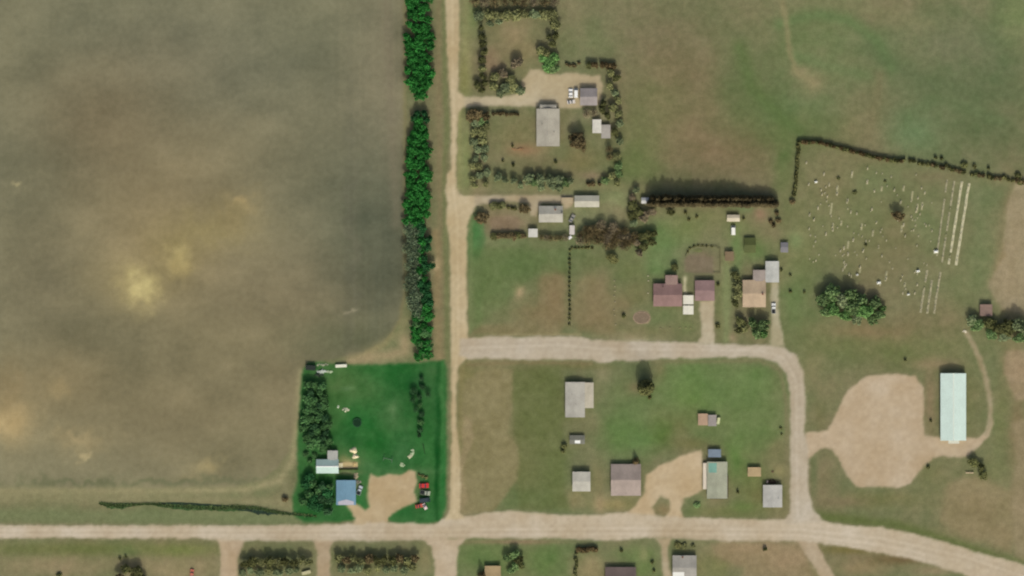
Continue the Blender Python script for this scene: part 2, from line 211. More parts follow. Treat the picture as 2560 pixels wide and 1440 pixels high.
STRIPS = [([(1816,640),(1816,850)],6,(124,128,86),.85),([(1950,60),(2040,34),(2120,50),(2190,100),(2230,170)],13,(90,112,66),.55),([(1990,140),(2080,170),(2170,190)],12,(98,116,72),.4),([(1850,120),(1880,220),(1950,290),(2000,330)],16,(86,102,56),.6),([(2000,10),(2120,5),(2240,40),(2330,60)],14,(124,120,84),.4),([(2170,120),(2300,200),(2420,230),(2560,240)],18,(88,98,64),.4),([(2250,290),(2360,250),(2500,300)],14,(94,108,70),.4), # polylines of a soft colour: points, half width, colour, strength
 ([(1098,-300),(1097,250),(1103,460),(1102,760),(1104,900)],9,(128,112,82),.75),
 ([(1110,-300),(1112,200),(1118,320),(1110,420),(1112,560),(1116,700),(1118,900)],5,(108,110,70),.75),
 ([(1088,580),(1096,640),(1092,700),(1090,760)],8,(142,120,86),.7),([(1092,652),(1093,668)],6,(176,152,116),.8),
 ([(1956,0),(1966,60),(1974,130),(1990,178),(2030,205)],6,(138,126,90),.7),([(2040,1290),(2130,1300),(2240,1312),(2340,1344),(2440,1378),(2600,1430)],11,(92,98,54),.9),
 ([(2200,190),(2190,260),(2170,340)],10,(118,108,76),.5),([(-100,1228),(400,1228),(620,1224),(700,1200),(730,1150),(744,1050),(752,930)],8,(150,138,102),.85),
 ([(-100,1240),(300,1244),(700,1256),(760,1280)],12,(136,126,92),.8),([(-100,1285),(400,1290),(700,1298),(800,1300)],14,(112,118,80),.75),([(-100,1300),(700,1304)],6,(108,112,76),.6),
 ([(1012,-300),(1012,730),(1000,800),(960,862),(900,890)],4,(124,114,78),.7),
 ([(920,880),(970,850),(1000,830),(1016,800)],9,(140,128,90),.6),([(880,900),(960,890),(1010,880),(1010,850)],13,(156,136,102),.85),
 ([(1092,800),(1096,900)],10,(140,120,86),.7),
 ([(960,-100),(980,300),(990,560)],10,(126,112,92),.35),
 ([(1712,695),(1712,742)],3.5,(196,184,150),.95),
 ([(1590,786),(1600,780),(1616,782),(1624,794),(1616,806),(1596,806),(1588,796),(1590,786)],2.6,(168,140,116),.8),
 ([(2370,1080),(2376,1104),(2384,1104),(2392,1100)],7,(196,192,166),.8),
 ([(1148,270),(1148,470)],4,(140,138,88),.7),([(1170,850),(1240,838),(1450,836)],3,(150,134,98),.6),([(1178,560),(1176,830)],4,(110,120,76),.6),
 ([(1156,920),(1150,1000),(1148,1130)],6,(130,116,76),.7),([(1170,912),(1300,906),(1480,908)],4,(126,108,76),.6),([(1630,905),(1900,902),(1950,925),(1966,1000),(1968,1270)],4,(122,112,80),.6),
 ([(840,700),(846,1000)],1,(0,0,0),0)]
PATCHES = [([(1712,648),(1724,634),(1762,642),(1784,640),(1785,683),(1712,683)],(120,104,84),.85,3),([(1228,543),(1298,543),(1298,575),(1228,575)],(130,109,86),.85,3),([(1158,960),(1200,925),(1285,925),(1283,1000),(1268,1080),(1296,1120),(1300,1180),(1270,1230),(1230,1282),(1160,1282),(1152,1150),(1150,1040)],(132,119,84),.85,6),
 ([(1162,1040),(1178,1050),(1186,1090),(1168,1140),(1160,1200),(1172,1250),(1160,1282),(1152,1200),(1152,1080)],(150,130,98),.6,5),
 ([(1355,680),(1412,690),(1414,800),(1400,836),(1180,838),(1200,812),(1300,800),(1340,780)],(130,111,80),.5,9),
 ([(1440,700),(1480,690),(1530,740),(1536,830),(1440,832),(1430,760)],(128,111,79),.5,9),
 ([(2540,440),(2600,440),(2600,800),(2500,770),(2470,720),(2488,680),(2516,640),(2506,600),(2520,520)],(152,135,106),.8,6),
 ([(2518,880),(2600,870),(2600,1010),(2535,1000),(2512,930)],(150,128,100),.8,6),([(2530,1060),(2600,1040),(2600,1420),(2540,1390),(2524,1250),(2540,1150)],(144,126,97),.7,8),
 ([(2370,1210),(2440,1190),(2530,1230),(2530,1380),(2440,1350),(2350,1300)],(138,120,88),.7,12),
 ([(1780,1358),(1990,1358),(2040,1440),(2030,1500),(1840,1500),(1860,1420),(1790,1385)],(146,124,94),.65,10),
 ([(1290,925),(1400,915),(1410,1040),(1400,1160),(1420,1270),(1300,1278),(1290,1190),(1300,1120),(1285,1080),(1280,1000)],(96,100,58),.6,8),
 ([(1680,915),(1900,912),(1960,950),(1965,1080),(1900,1140),(1780,1110),(1700,1060),(1560,1120),(1520,1050),(1600,1000)],(98,114,66),.4,14),
 ([(1182,560),(1206,556),(1214,600),(1200,640),(1178,640),(1172,600)],(74,108,60),.5,5),([(1176,620),(1420,622),(1412,680),(1340,690),(1200,810),(1174,835)],(92,107,62),.45,12)]
FARM_B = [(860,965,60,60,(74,102,56),.9),(850,1040,30,40,(70,100,54),.8),(980,930,60,24,(38,96,42),.8),(1000,950,36,36,(26,84,34),.9),(900,1000,40,40,(60,96,50),.7),(900,1050,50,40,(38,98,44),.9),(1000,1020,30,60,(40,88,42),.8),(980,1060,30,50,(72,104,62),.8),(986,1030,10,22,(98,128,84),.6),(900,1130,50,40,(42,98,44),.8),(960,1110,50,40,(34,92,38),.9),(930,1170,60,20,(62,104,60),.7),(1010,1130,40,40,(58,100,58),.8),(1080,1000,30,80,(40,86,42),.8),(1090,930,26,20,(60,98,54),.8),(1075,1120,40,60,(44,98,46),.8),(1050,1200,30,30,(64,100,56),.7),(1050,1280,60,24,(44,96,48),.9),(1104,1000,6,160,(62,110,58),.8),(1095,1060,5,150,(20,72,28),.9),(1090,1190,5,120,(16,66,24),.9),(1108,1200,7,80,(44,104,50),.8),(902,1250,14,24,(52,108,56),.9),(820,1220,40,60,(36,80,36),.8),(800,1285,60,14,(44,92,46),.8),(865,1150,40,30,(84,108,64),.8),(775,1160,26,20,(66,110,58),.7),(870,1100,30,30,(36,84,40),.6),(872,967,16,5,(98,128,86),.6),(1040,960,20,20,(44,84,48),.6),(1045,1235,10,40,(80,96,58),.6),
 (868,1160,22,10,(176,158,112),.95),(868,1182,30,5,(150,140,104),.7),(886,1212,12,8,(150,138,106),.6),(862,1146,12,4,(120,120,76),.6),(1030,1178,60,6,(80,112,70),.5)]
def blob(c, X, Y, Bs, base=None, gain=1.0):
    for (x, y, rx, ry, rgb, s) in Bs:
        if base is not None: rgb = np.array(base)+(np.array(rgb, float)-np.array(base))*gain
        if s <= 0: continue
        q = np.exp(-0.5*(((X-x)/rx)**2+((Y-y)/ry)**2)*1.5)*s; m = q > .004
        if m.any(): c[m] = c[m]*(1-q[m][:,None])+np.array(rgb, float)*q[m][:,None]
def ground_colour(X, Y):
    shp = X.shape; X = X.ravel().astype(float); Y = Y.ravel().astype(float)
    wx = X+(fbm(X,Y,46,3)-.5)*34; wy = Y+(fbm(X,Y,46,19)-.5)*34       # organic edges
    jx = X+(fbm(X,Y,11,31)-.5)*6; jy = Y+(fbm(X,Y,11,41)-.5)*6
    n1 = fbm(X,Y,150,51,4); n2 = fbm(X,Y,24,61,4); n3 = fbm(X,Y,8,71,2)
    c = np.zeros((X.size,3))+np.array((115,111,78.))
    c += (n1-.5)[:,None]*np.array((26,0,10.))
    blob(c, wx, wy, [b for b in R_B if min(b[2],b[3]) > 16], (116,111,77.), .95); blob(c, jx, jy, [b for b in R_B if min(b[2],b[3]) <= 16], (116,110,74.), 1.1)
    c += ((n2-.5)[:,None]*np.array((16,10,12.)))*1.2; c += ((fbm(X,Y,60,77,3)-.5)[:,None]*np.array((16,8,10.)))
    for poly, rgb, st, w_ in PATCHES:
        sd = sdist(poly, jx*.6+wx*.4, jy*.6+wy*.4); t = (ss(-w_,w_,-sd)*st)[:,None]; c = c*(1-t)+(np.array(rgb,float)+((n2-.5)*22)[:,None])*t
    # crop field
    f = np.zeros((X.size,3))+np.array((130,121,93.)); blob(f, wx, wy, [b for b in FIELD_B if min(b[2],b[3]) > 45], (120,110,85.), 1.1); bx = X+(fbm(X,Y,30,301,4)-.5)*58; by = Y+(fbm(X,Y,30,311,4)-.5)*58; blob(f, bx, by, [b for b in FIELD_B if min(b[2],b[3]) <= 45])
    cl = fbm(X,Y*1.6,120,91,4); f += (cl-.5)[:,None]*np.array((34,30,24.))
    rows = vnoise(X, Y*.02, 7, 97)*.6+vnoise(X, Y*.02, 22, 98)*.4; rr = ss(760,900,X)*(1-ss(1006,1016,X))*.9+.12
    f += ((rows-.5)*rr)[:,None]*np.array((10,9,7.))
    sd = sdist(FIELD, jx, jy); t = ss(-4,4,-sd)[:,None]; c = c*(1-t)+f*t
    for pts, hw, rgb, s in STRIPS:
        if s <= 0: continue
        d = np.full(X.shape, 1e9)
        for (ax,ay),(bx,by) in zip(pts[:-1], pts[1:]):
            ex,ey = bx-ax,by-ay; u = np.clip(((jx-ax)*ex+(jy-ay)*ey)/(ex*ex+ey*ey+1e-9),0,1); d = np.minimum(d, np.hypot(jx-ax-u*ex, jy-ay-u*ey))
        q = (np.exp(-.5*(d/hw)**2*1.2)*s)*(.75+.5*n2); q = np.clip(q,0,1)[:,None]; c = c*(1-q)+np.array(rgb,float)*q
    c += np.array((4,8,7.))
    # vivid lawn of the farmyard
    g = np.zeros((X.size,3))+np.array((52,98,50.)); blob(g, wx*.5+X*.5, wy*.5+Y*.5, FARM_B, (52,98,50.), 1.0); g += ((n2-.5)[:,None]*np.array((34,24,24.)))+np.array((5,6,4.))
    sd = sdist(FARM, jx, jy); t = ss(-5,6,-sd)[:,None]; c = c*(1-t)+g*t
    # gravel of the drives and roads
    for D in (DRIVES, ROADS):
        for k, (poly, rgb) in D.items():
            xs = [p[0] for p in poly]; ys = [p[1] for p in poly]
            m = (X > min(xs)-20)&(X < max(xs)+20)&(Y > min(ys)-20)&(Y < max(ys)+20)
            if not m.any(): continue
            sd = sdist(poly, jx[m], jy[m]); r = np.zeros((m.sum(),3))+np.array(rgb,float)*.93+np.array((13,13,17.))
            r += (fbm(X[m],Y[m],60,131,3)-.5)[:,None]*np.array((20,26,34.))+(n3[m]-.5)[:,None]*np.array((8,8,8.))
            r += ((n1[m]-.5))[:,None]*np.array((16,18,22.))
            sd += (fbm(X[m],Y[m],26,141,3)-.5)*7; t = ss(-5,5,-sd)[:,None]; c[m] = c[m]*(1-t)+r*t
    for pts in TRACKS:                                     # packed wheel tracks
        d = np.full(X.shape, 1e9)
        for (ax,ay),(bx,by) in zip(pts[:-1], pts[1:]):
            ex,ey = bx-ax,by-ay; u = np.clip(((X-ax)*ex+(Y-ay)*ey)/(ex*ex+ey*ey+1e-9),0,1); d = np.minimum(d, np.hypot(X-ax-u*ex, Y-ay-u*ey))
        q = np.exp(-.5*(d/2.4)**2)*(.3+1.2*n2); c += q[:,None]*np.array((5,5,5.5))
        q = np.exp(-.5*((d-7)/2.6)**2)*(.3+n2); c -= q[:,None]*np.array((4.5,4.5,4.5))
    c += (n3-.5)[:,None]*7
    return np.clip(c,4,235).reshape(shp+(3,))

def groundmat(name, grain=0.10, bumpy=0.15):
    m = bpy.data.materials.new(name); m.use_nodes = True; N = m.node_tree; L = N.links; b = N.nodes['Principled BSDF']
    b.inputs['Roughness'].default_value = .95; b.inputs['Specular IOR Level'].default_value = .05
    at = N.nodes.new('ShaderNodeAttribute'); at.attribute_name = 'soil'
    tc = N.nodes.new('ShaderNodeTexCoord'); val = None
    for sc_, amp in ((0.35, grain), (1.6, grain*1.1), (6.0, grain*.8)):
        n = N.nodes.new('ShaderNodeTexNoise'); n.inputs['Scale'].default_value = sc_; n.inputs['Detail'].default_value = 4; L.new(tc.outputs['Object'], n.inputs['Vector'])
        r = N.nodes.new('ShaderNodeMapRange'); L.new(n.outputs[0], r.inputs[0]); r.inputs[1].default_value = .3; r.inputs[2].default_value = .7
        r.inputs[3].default_value = 1-amp; r.inputs[4].default_value = 1+amp
        if val is None: val = r.outputs[0]
        else:
            q = N.nodes.new('ShaderNodeMath'); q.operation = 'MULTIPLY'; L.new(val, q.inputs[0]); L.new(r.outputs[0], q.inputs[1]); val = q.outputs[0]
    vm = N.nodes.new('ShaderNodeVectorMath'); vm.operation = 'SCALE'; L.new(at.outputs['Color'], vm.inputs[0]); L.new(val, vm.inputs['Scale'])
    L.new(vm.outputs[0], b.inputs['Base Color']); return m
GST = 4                                                       # grid step in photograph pixels
gx = np.concatenate([[-14000,-6000,-2500,-1000,-400],np.arange(-120,2681,GST),[2960,3500,5000,9000,16000]]).astype(float)
gy = np.concatenate([[-14000,-6000,-2500,-1000,-400],np.arange(-100,1545,GST),[1760,2500,4000,8000,15000]]).astype(float)
GX, GY = np.meshgrid(gx, gy); GC = ground_colour(GX, GY)
def relief(X, Y):
    """ditches beside the lanes and a gentle undulation, in metres"""
    z = (fbm(X,Y,420,201,2)-.5)*0.25
    return z
GZ = relief(GX, GY)
def grid_sheet(name, mask, dz, m):
    """mesh of the grid cells where mask is true, lifted by dz"""
    ny, nx = GX.shape; idx = np.full(GX.shape, -1); J, I = np.nonzero(mask)
    use = np.zeros(GX.shape, bool)
    for a, b in ((0,0),(0,1),(1,0),(1,1)): use[J+a, I+b] = True
    jj, ii = np.nonzero(use); idx[jj, ii] = np.arange(len(jj))
    co_ = np.stack([(GX[jj,ii]-1280)*S, (720-GY[jj,ii])*S, GZ[jj,ii]+dz], 1)
    fc = np.stack([idx[J+1,I], idx[J+1,I+1], idx[J,I+1], idx[J,I]], 1)
    me = bpy.data.meshes.new(name); me.vertices.add(len(co_)); me.vertices.foreach_set('co', co_.ravel().astype('f'))
    me.loops.add(fc.size); me.loops.foreach_set('vertex_index', fc.ravel().astype('i'))
    me.polygons.add(len(fc)); me.polygons.foreach_set('loop_start', np.arange(0,fc.size,4).astype('i')); me.update()
    ca = me.color_attributes.new('soil','FLOAT_COLOR','POINT'); cc = np.ones((len(co_),4)); cc[:,:3] = lin(GC[jj,ii])/K
    ca.data.foreach_set('color', cc.ravel().astype('f')); me.materials.append(m); me.validate()
    me.polygons.foreach_set('use_smooth', np.ones(len(fc), bool))
    o = bpy.data.objects.new(name, me); COL.objects.link(o); return tag(o, kind='structure')
cxm = (GX[:-1,:-1]+GX[1:,1:])/2; cym = (GY[:-1,:-1]+GY[1:,1:])/2
gm = groundmat('grass_soil', .10); fm = groundmat('crop_soil', .06); rm = groundmat('gravel', .035)
full = np.ones(cxm.shape, bool)
grid_sheet('ground', full, 0, gm)
grid_sheet('crop_field', (sdist(FIELD, cxm, cym) < 2)&(cxm>-400)&(cym>-400), 0.01, fm)
grid_sheet('lawn', (sdist(FARM, cxm, cym) < 2), 0.014, gm)
for i, (k, (poly, rgb)) in enumerate(DRIVES.items()): grid_sheet(k, sdist(poly, cxm, cym) < 3, 0.02+i*.003, rm)
for i, (k, (poly, rgb)) in enumerate(ROADS.items()): grid_sheet(k, sdist(poly, cxm, cym) < 3, 0.062+i*.004, rm)
def gz(px, py): return float(relief(np.array([[float(px)]]), np.array([[float(py)]]))[0,0])

# ditch: a shallow pool of dark water and rushes by the road
def flat_poly(name, pts, dz, m, kind='structure'):
    mb = MB(); mb.add([P(x,y)+(gz(x,y)+dz,) for x,y in pts], [tuple(range(len(pts)))[::-1]]); o = mb.build(name, m)
    return tag(o, kind=kind)
water = mat('ditch_water', (30,52,32), rough=.35, noise=.5, scale=.5, spec=.4)
marsh = mat('marsh_grass', (58,84,46), noise=.5, scale=.6)
def strip(name, pts, dz, m):
    """lens-shaped strip: (x, y, halfwidth)"""
    up = []; dn = []
    for i in range(len(pts)-1):
        (x0,y0,h0),(x1,y1,h1) = pts[i],pts[i+1]; n = 6
        for k in range(n):
            t = k/n; x = x0+(x1-x0)*t; y = y0+(y1-y0)*t; h = h0+(h1-h0)*t+.2
            up.append((x,y-h*rnd.uniform(.75,1.1))); dn.append((x,y+h*rnd.uniform(.6,1.25)))
    up.append((pts[-1][0],pts[-1][1]-.3)); dn.append((pts[-1][0],pts[-1][1]+.3))
    n = len(up); mb = MB(); mb.add([P(x,y)+(gz(x,y)+dz,) for x,y in up+dn], [(i+1,i,n+i,n+i+1) for i in range(n-1)])
    return tag(mb.build(name, m), kind='structure')
strip('ditch', [(252,1259,.5),(268,1264,6),(300,1266,8),(330,1262,4),(352,1260,1)], .030, marsh)
strip('ditch', [(378,1260,1),(400,1262,6),(470,1267,8),(540,1270,7),(585,1271,7),(610,1274,5)], .030, marsh)
def rushes(pts, n, rgb):
    r = np.random.RandomState(5); mb = MB()
    for _ in range(n):
        k = r.randint(len(pts)-1); t = r.rand(); x = pts[k][0]*(1-t)+pts[k+1][0]*t; y = pts[k][1]*(1-t)+pts[k+1][1]*t; hw = pts[k][2]*(1-t)+pts[k+1][2]*t
        X_, Y_ = P(x, y+r.randn()*hw*.34); z = gz(x,y)
        for j in range(3):
            a = r.uniform(0,6.283); w_ = r.uniform(.15,.3); hh = r.uniform(.25,.6); dx, dy = math.cos(a)*w_, math.sin(a)*w_; lx, ly = r.randn(2)*.35
            mb.add([(X_-dx,Y_-dy,z-.05),(X_+dx,Y_+dy,z-.05),(X_+dx*.6+lx,Y_+dy*.6+ly,z+hh),(X_-dx*.6+lx,Y_-dy*.6+ly,z+hh)],[(0,1,2,3)])
    tag(mb.build('rushes', leafmat('rush', rgb)), 'dark green rushes and wet grass growing in the roadside ditch', 'rushes', kind='stuff')
rushes([(250,1259,1),(268,1262,5),(300,1264,7),(335,1262,3),(380,1260,.8),(430,1265,7),(540,1270,8),(590,1268,7),(640,1270,6),(700,1282,6),(790,1291,3)], 1500, (74,92,56))
strip('ditch_water', [(575,1266,1),(600,1270,6),(640,1277,9),(675,1281,7),(700,1282,4),(740,1286,2),(790,1291,1)], .036, water)
strip('ditch_water', [(258,1260,.5),(300,1259,2.2),(345,1259,1)], .036, water)
strip('ditch_water', [(395,1258,1),(440,1258,3),(520,1262,2.5),(580,1265,1)], .036, water)

# ------------------------------------------------------------------ trees
def crown_mesh(kind, seed, m):
    r = np.random.RandomState(seed); mb = MB()
    def leaf(p, n, s):
        n = n/np.linalg.norm(n); a = np.cross(n, r.randn(3)); a /= np.linalg.norm(a); b = np.cross(n, a)
        k = s*r.uniform(.7,1.3); e = k*r.uniform(.6,1.1)
        mb.add([p-a*k-b*e*.3, p+a*.2*k-b*e, p+a*k+b*e*.2, p-a*.1*k+b*e], [(0,1,2,3)])
    if kind == 'broad':                                      # lumpy round crown, unit radius, z 0.25..1
        lobes = [((0,0,.6), .55)]
        k = r.randint(8,12)
        for i in range(k):
            a = 2*math.pi*(i+r.uniform(-.25,.25))/k; d = r.uniform(.3,.8); lobes.append(((d*math.cos(a), d*math.sin(a), r.uniform(.95,1.0)*(.92-.5*d*d)-.12), r.uniform(.2,.36)))
        for (c, q) in lobes:
            for _ in range(int(150*(q/.45)**2)):
                n = r.randn(3); n /= np.linalg.norm(n); n[2] = abs(n[2])*1.0-.25 if r.rand() < .8 else n[2]
                p = np.array(c)+n*np.array((q,q,q*.62))*r.uniform(.55,1.08)
                leaf(p, n+r.randn(3)*.55+np.array((0,0,.35)), .10)
    elif kind == 'twiggy':                                   # nearly bare crown: thin branches and sparse tufts
        for i in range(46):
            a = r.uniform(0,6.283); e = r.uniform(.15,1.3); L_ = r.uniform(.6,1.0)
            p0 = np.array((0,0,r.uniform(.25,.55))); p1 = p0+np.array((math.cos(a)*math.cos(e), math.sin(a)*math.cos(e), math.sin(e)*.5))*L_
            mb.tube(p0, p1, .028, .012, 3)
            for k in range(3):
                t = r.uniform(.4,1); q0 = p0*(1-t)+p1*t; mb.tube(q0, q0+r.randn(3)*np.array((.16,.16,.1)), .014, .006, 3)
        for _ in range(230):
            a = r.uniform(0,6.283); d = math.sqrt(r.rand())*.98; p = np.array((d*math.cos(a), d*math.sin(a), .45+.5*math.sqrt(max(0,1-d*d))*r.uniform(.5,1)))
            leaf(p, np.array((0,0,1.))+r.randn(3)*.8, .085)
    elif kind == 'conifer':
        for lv in range(9):
            z = .1+lv*.1; q = (1-z)*1.0+.06
            for _ in range(int(46*q)+10):
                a = r.uniform(0,6.283); d = q*r.uniform(.35,1.05); p = np.array((d*math.cos(a), d*math.sin(a), z+(q-d)*.22+r.uniform(-.02,.03)))
                leaf(p, np.array((math.cos(a),math.sin(a),1.1))+r.randn(3)*.35, .11)
    elif kind == 'column':                                   # tall narrow crown
        for _ in range(560):
            z = r.uniform(.12,1); q = .95*math.sin(min(1,(1.04-z)*2.6)*math.pi/2); a = r.uniform(0,6.283); d = q*r.uniform(.4,1.05)
            leaf(np.array((d*math.cos(a), d*math.sin(a), z)), np.array((math.cos(a),math.sin(a),1.5))+r.randn(3)*.45, .2)
    elif kind == 'bush':
        for (c, q) in [((0,0,.45),.7)]+[((.45*math.cos(a),.45*math.sin(a),.35),.5) for a in r.uniform(0,6.283,4)]:
            for _ in range(60):
                n = r.randn(3); n /= np.linalg.norm(n); n[2] = abs(n[2])
                leaf(np.array(c)+n*np.array((q,q,q*.7))*r.uniform(.5,1.05), n+r.randn(3)*.5, .19)
    me = mb.mesh('crown', m); return me
def trunk_mesh(kind, seed, m):
    r = np.random.RandomState(seed+99); mb = MB(); top = .9 if kind in ('conifer','column') else .6
    mb.tube((0,0,-.04),(0,0,.35),.075,.055,7); mb.tube((0,0,.35),(r.uniform(-.04,.04),r.uniform(-.04,.04),top),.055,.02,6)
    if kind in ('broad','twiggy','bush'):
        for i in range(5):
            a = 6.283*i/5+r.uniform(-.4,.4); mb.tube((0,0,r.uniform(.2,.4)),(.5*math.cos(a),.5*math.sin(a),r.uniform(.5,.7)),.035,.012,5)
    return mb.mesh('trunk', m)
bark = mat('bark', (92,78,62), noise=.3, scale=4)
TINT = {'vivid':(40,98,42),'vividdark':(36,78,44),'belt_grey':(88,104,80),'farm':(64,98,58),'farmdark':(46,76,48),
        'olive':(102,106,70),'green':(86,108,68),'bright':(84,118,66),'dark':(78,82,50),'brown':(86,78,54),'greybrown':(100,93,74),'deep':(84,74,50),'poplar':(70,65,46),'hedge':(86,88,54),'sage':(98,110,80)}
CR = {}
def tree_meshes(kind, tint, i):
    k = (kind, tint, i)
    if k not in CR: CR[k] = (crown_mesh(kind, 11+i*13+len(kind), leafmat('leaf_'+tint, TINT[tint])), trunk_mesh(kind, i, bark))
    return CR[k]
NTREES = 0
CATN = {'conifer':('conifer_tree','conifer'),'column':('poplar_tree','tree'),'bush':('bush','bush'),'broad':('broadleaf_tree','tree'),'twiggy':('bare_tree','tree')}
def tree(px, py, r, h, kind='broad', tint='olive', label=None, group=None):
    """r = crown radius in photograph pixels, h = height in metres"""
    global NTREES; NTREES += 1
    cm, tm = tree_meshes(kind, tint, rnd.randrange(5)); n, cat = CATN[kind]
    if kind == 'broad' and h < 4.05: n, cat = 'tall_shrub', 'shrub'
    if kind == 'broad' and px > 1120 and group != 'oval grove': r *= 1.32; h *= 1.12
    x, y = P(px, py); e = empty(n, (x,y,gz(px,py)), rnd.uniform(0,6.283), label, cat, group)
    q = r*S*1.08; e.scale = (q*rnd.uniform(.92,1.1), q*rnd.uniform(.92,1.1), h*rnd.uniform(.92,1.08))
    for nm, me in (('crown',cm),('trunk',tm)):
        if nm == 'trunk' and kind == 'bush': continue
        o = bpy.data.objects.new(nm, me); COL.objects.link(o); o.parent = e
    return e
def grove(pts, kind, tint, label, group, jit=2, r=None, h=None):
    tints = tint if isinstance(tint, (list,tuple)) else [tint]
    for p in pts:
        x, y = p[0], p[1]; rr = p[2] if len(p) > 2 else r; hh = p[3] if len(p) > 3 else h
        tree(x+rnd.uniform(-jit,jit), y+rnd.uniform(-jit,jit), rr*rnd.uniform(.88,1.12), hh, kind, rnd.choice(tints), label, group)
def line(x0, y0, x1, y1, step):
    n = max(1, int(math.hypot(x1-x0, y1-y0)/step)); return [(x0+(x1-x0)*i/n, y0+(y1-y0)*i/n) for i in range(n+1)]
def fill(poly, step, jit=.3):
    xs = [p[0] for p in poly]; ys = [p[1] for p in poly]; out = []; y = min(ys); row = 0
    while y <= max(ys):
        x = min(xs)+(step/2 if row % 2 else 0)
        while x <= max(xs):
            qx, qy = x+rnd.uniform(-jit,jit)*step, y+rnd.uniform(-jit,jit)*step
            if sdist(poly, np.array([qx]), np.array([qy]))[0] < 0: out.append((qx,qy))
            x += step
        y += step*.87; row += 1
    return out
# shelterbelt between the crop field and the north road
B1 = [(1018,-12),(1078,-12),(1078,215),(1062,242),(1034,242),(1016,205)]
B2 = [(1048,272),(1066,288),(1076,330),(1076,545),(1050,564),(1018,562),(1014,400),(1022,300)]
B3 = [(1018,560),(1054,562),(1074,600),(1078,785),(1024,785),(1014,690)]
B4 = [(1030,785),(1078,785),(1078,898),(1040,898)]
grove(fill(B1,17), 'broad', 'vivid', 'vivid green tree packed in the shelterbelt stretch north of the gap', 'shelterbelt trees north of the gap', r=12.5, h=6)
dk = [p for p in fill(B2,17)]
grove([p for p in dk if p[1] < 300], 'broad', 'vividdark', 'dark green tree at the pointed tip just south of the shelterbelt gap', 'shelterbelt tip trees', r=11, h=6)
grove([p for p in dk if p[1] >= 300], 'broad', 'vivid', 'vivid green tree packed in the long middle stretch of the shelterbelt', 'shelterbelt middle trees', r=12.5, h=6)
b3 = fill(B3,17)
grove([p for p in b3 if p[0] < 1046], 'twiggy', 'belt_grey', 'grey-green thin tree on the field side of the lower shelterbelt', 'thin grey shelterbelt trees', r=13, h=6)
grove([p for p in b3 if p[0] >= 1046], 'broad', ['vividdark','vivid','vividdark'], 'dark green tree on the road side of the lower shelterbelt', 'lower shelterbelt trees', r=13, h=6)
grove(fill(B4,15), 'broad', ['farm','vivid'], 'green tree in the narrow southern tail of the shelterbelt', 'shelterbelt tail trees', r=12, h=5)

# vivid farmyard
grove(fill([(770,955),(800,948),(816,990),(812,1040),(830,1065),(820,1110),(800,1125),(762,1115),(758,1040),(766,990)],19), 'broad', ['farm','farmdark','farm'], 'mid green tree in the grove along the west side of the farmyard lawn', 'farmyard west grove', r=13, h=5)
grove([(765,1135,8),(785,1140,9),(808,1128,9),(775,1152,7),(826,1125,7)], 'bush', 'farm', 'low green bush between the west grove and the white farmhouse', 'bushes north of the white farmhouse', h=2)
grove(fill([(762,1192),(785,1190),(832,1205),(834,1245),(836,1270),(800,1288),(752,1280),(748,1240)],23), 'broad', ['vividdark','farm','farmdark'], 'deep green tree west of the blue roofed farm building', 'trees west of the blue roof', r=13, h=5)
tree(713,1249,8,2.5,'bush','brown','brown bush alone on the verge west of the farmyard trees')
grove([(1055,948,7),(1054,968,8),(1050,990,8),(1052,1012,7),(1055,1034,9),(1050,1054,9),(1053,1074,8),(1048,1090,6)], 'broad', ['farm','farmdark'], 'dark tree in the loose row along the east side of the farmyard lawn', 'farmyard east row', h=3.0)
grove([(1036,978,10),(1034,1000,10),(1068,985,8),(1040,1025,8)], 'twiggy', 'farmdark', 'thin see-through tree beside the dark east row of the farmyard', 'thin farmyard trees', h=4)
grove([(1048,1188,4),(1056,1192,5),(1068,1193,5)], 'bush', 'dark', 'dark weed clump north of the parked red car', 'weeds by the red car', h=1)

# northern homestead
ho = 'broad'
grove([(1186+i*25,4,14) for i in range(9)], 'twiggy', ['greybrown','brown'], 'brownish bare tree in the back row at the top edge of the homestead', 'top edge bare trees', h=6)
grove([(1198+i*23,38,12) for i in range(9)]+[(1225,60,9),(1250,55,9),(1385,62,10)], ho, ['olive','sage','olive'], 'olive tree in the front row of the homestead north windbreak', 'homestead north windbreak', h=4.5)
grove([(1204,68,6),(1206,92,8),(1208,112,9),(1212,130,9),(1206,152,8),(1208,172,8),(1206,192,8),(1194,212,9),(1214,208,8),(1204,228,8)], ho, ['dark','olive'], 'dark olive tree in the row along the west side of the homestead yard', 'homestead west row', h=4.5)
tree(1290,158,13,5.5,'broad','greybrown','round tree standing alone in the open homestead yard')
grove([(1236,192,10),(1258,186,11),(1236,216,10),(1262,222,10),(1285,216,11),(1300,226,9),(1275,200,10),(1248,232,8)], ho, ['olive','sage','greybrown'], 'olive tree in the loose clump north of the homestead driveway mouth', 'clump north of the driveway', h=4)
grove([(1352,128,9),(1366,132,9),(1382,112,8),(1390,90,9),(1394,68,9),(1372,92,7)], ho, ['dark','olive'], 'dark tree in the upper part of the homestead centre column', 'centre column upper trees', h=4.5)
grove([(1358,146,10),(1374,152,12),(1388,142,9),(1366,168,11),(1384,172,11),(1378,160,10)], ho, ['green','bright'], 'fresh green tree at the north edge of the gravel turning area', 'fresh green trees at the gravel', h=4)
grove([(1415,160,5),(1425,162,6),(1436,163,6),(1448,160,5)], 'bush', 'brown', 'small brown shrub in the short line north of the gravel turning area', 'brown shrub line', h=1.8)
grove([(1470+i*11,163+i*.6,7) for i in range(7)], ho, ['dark','deep'], 'very dark small tree in the dense line north of the homestead garage', 'dense dark line', h=3.2)
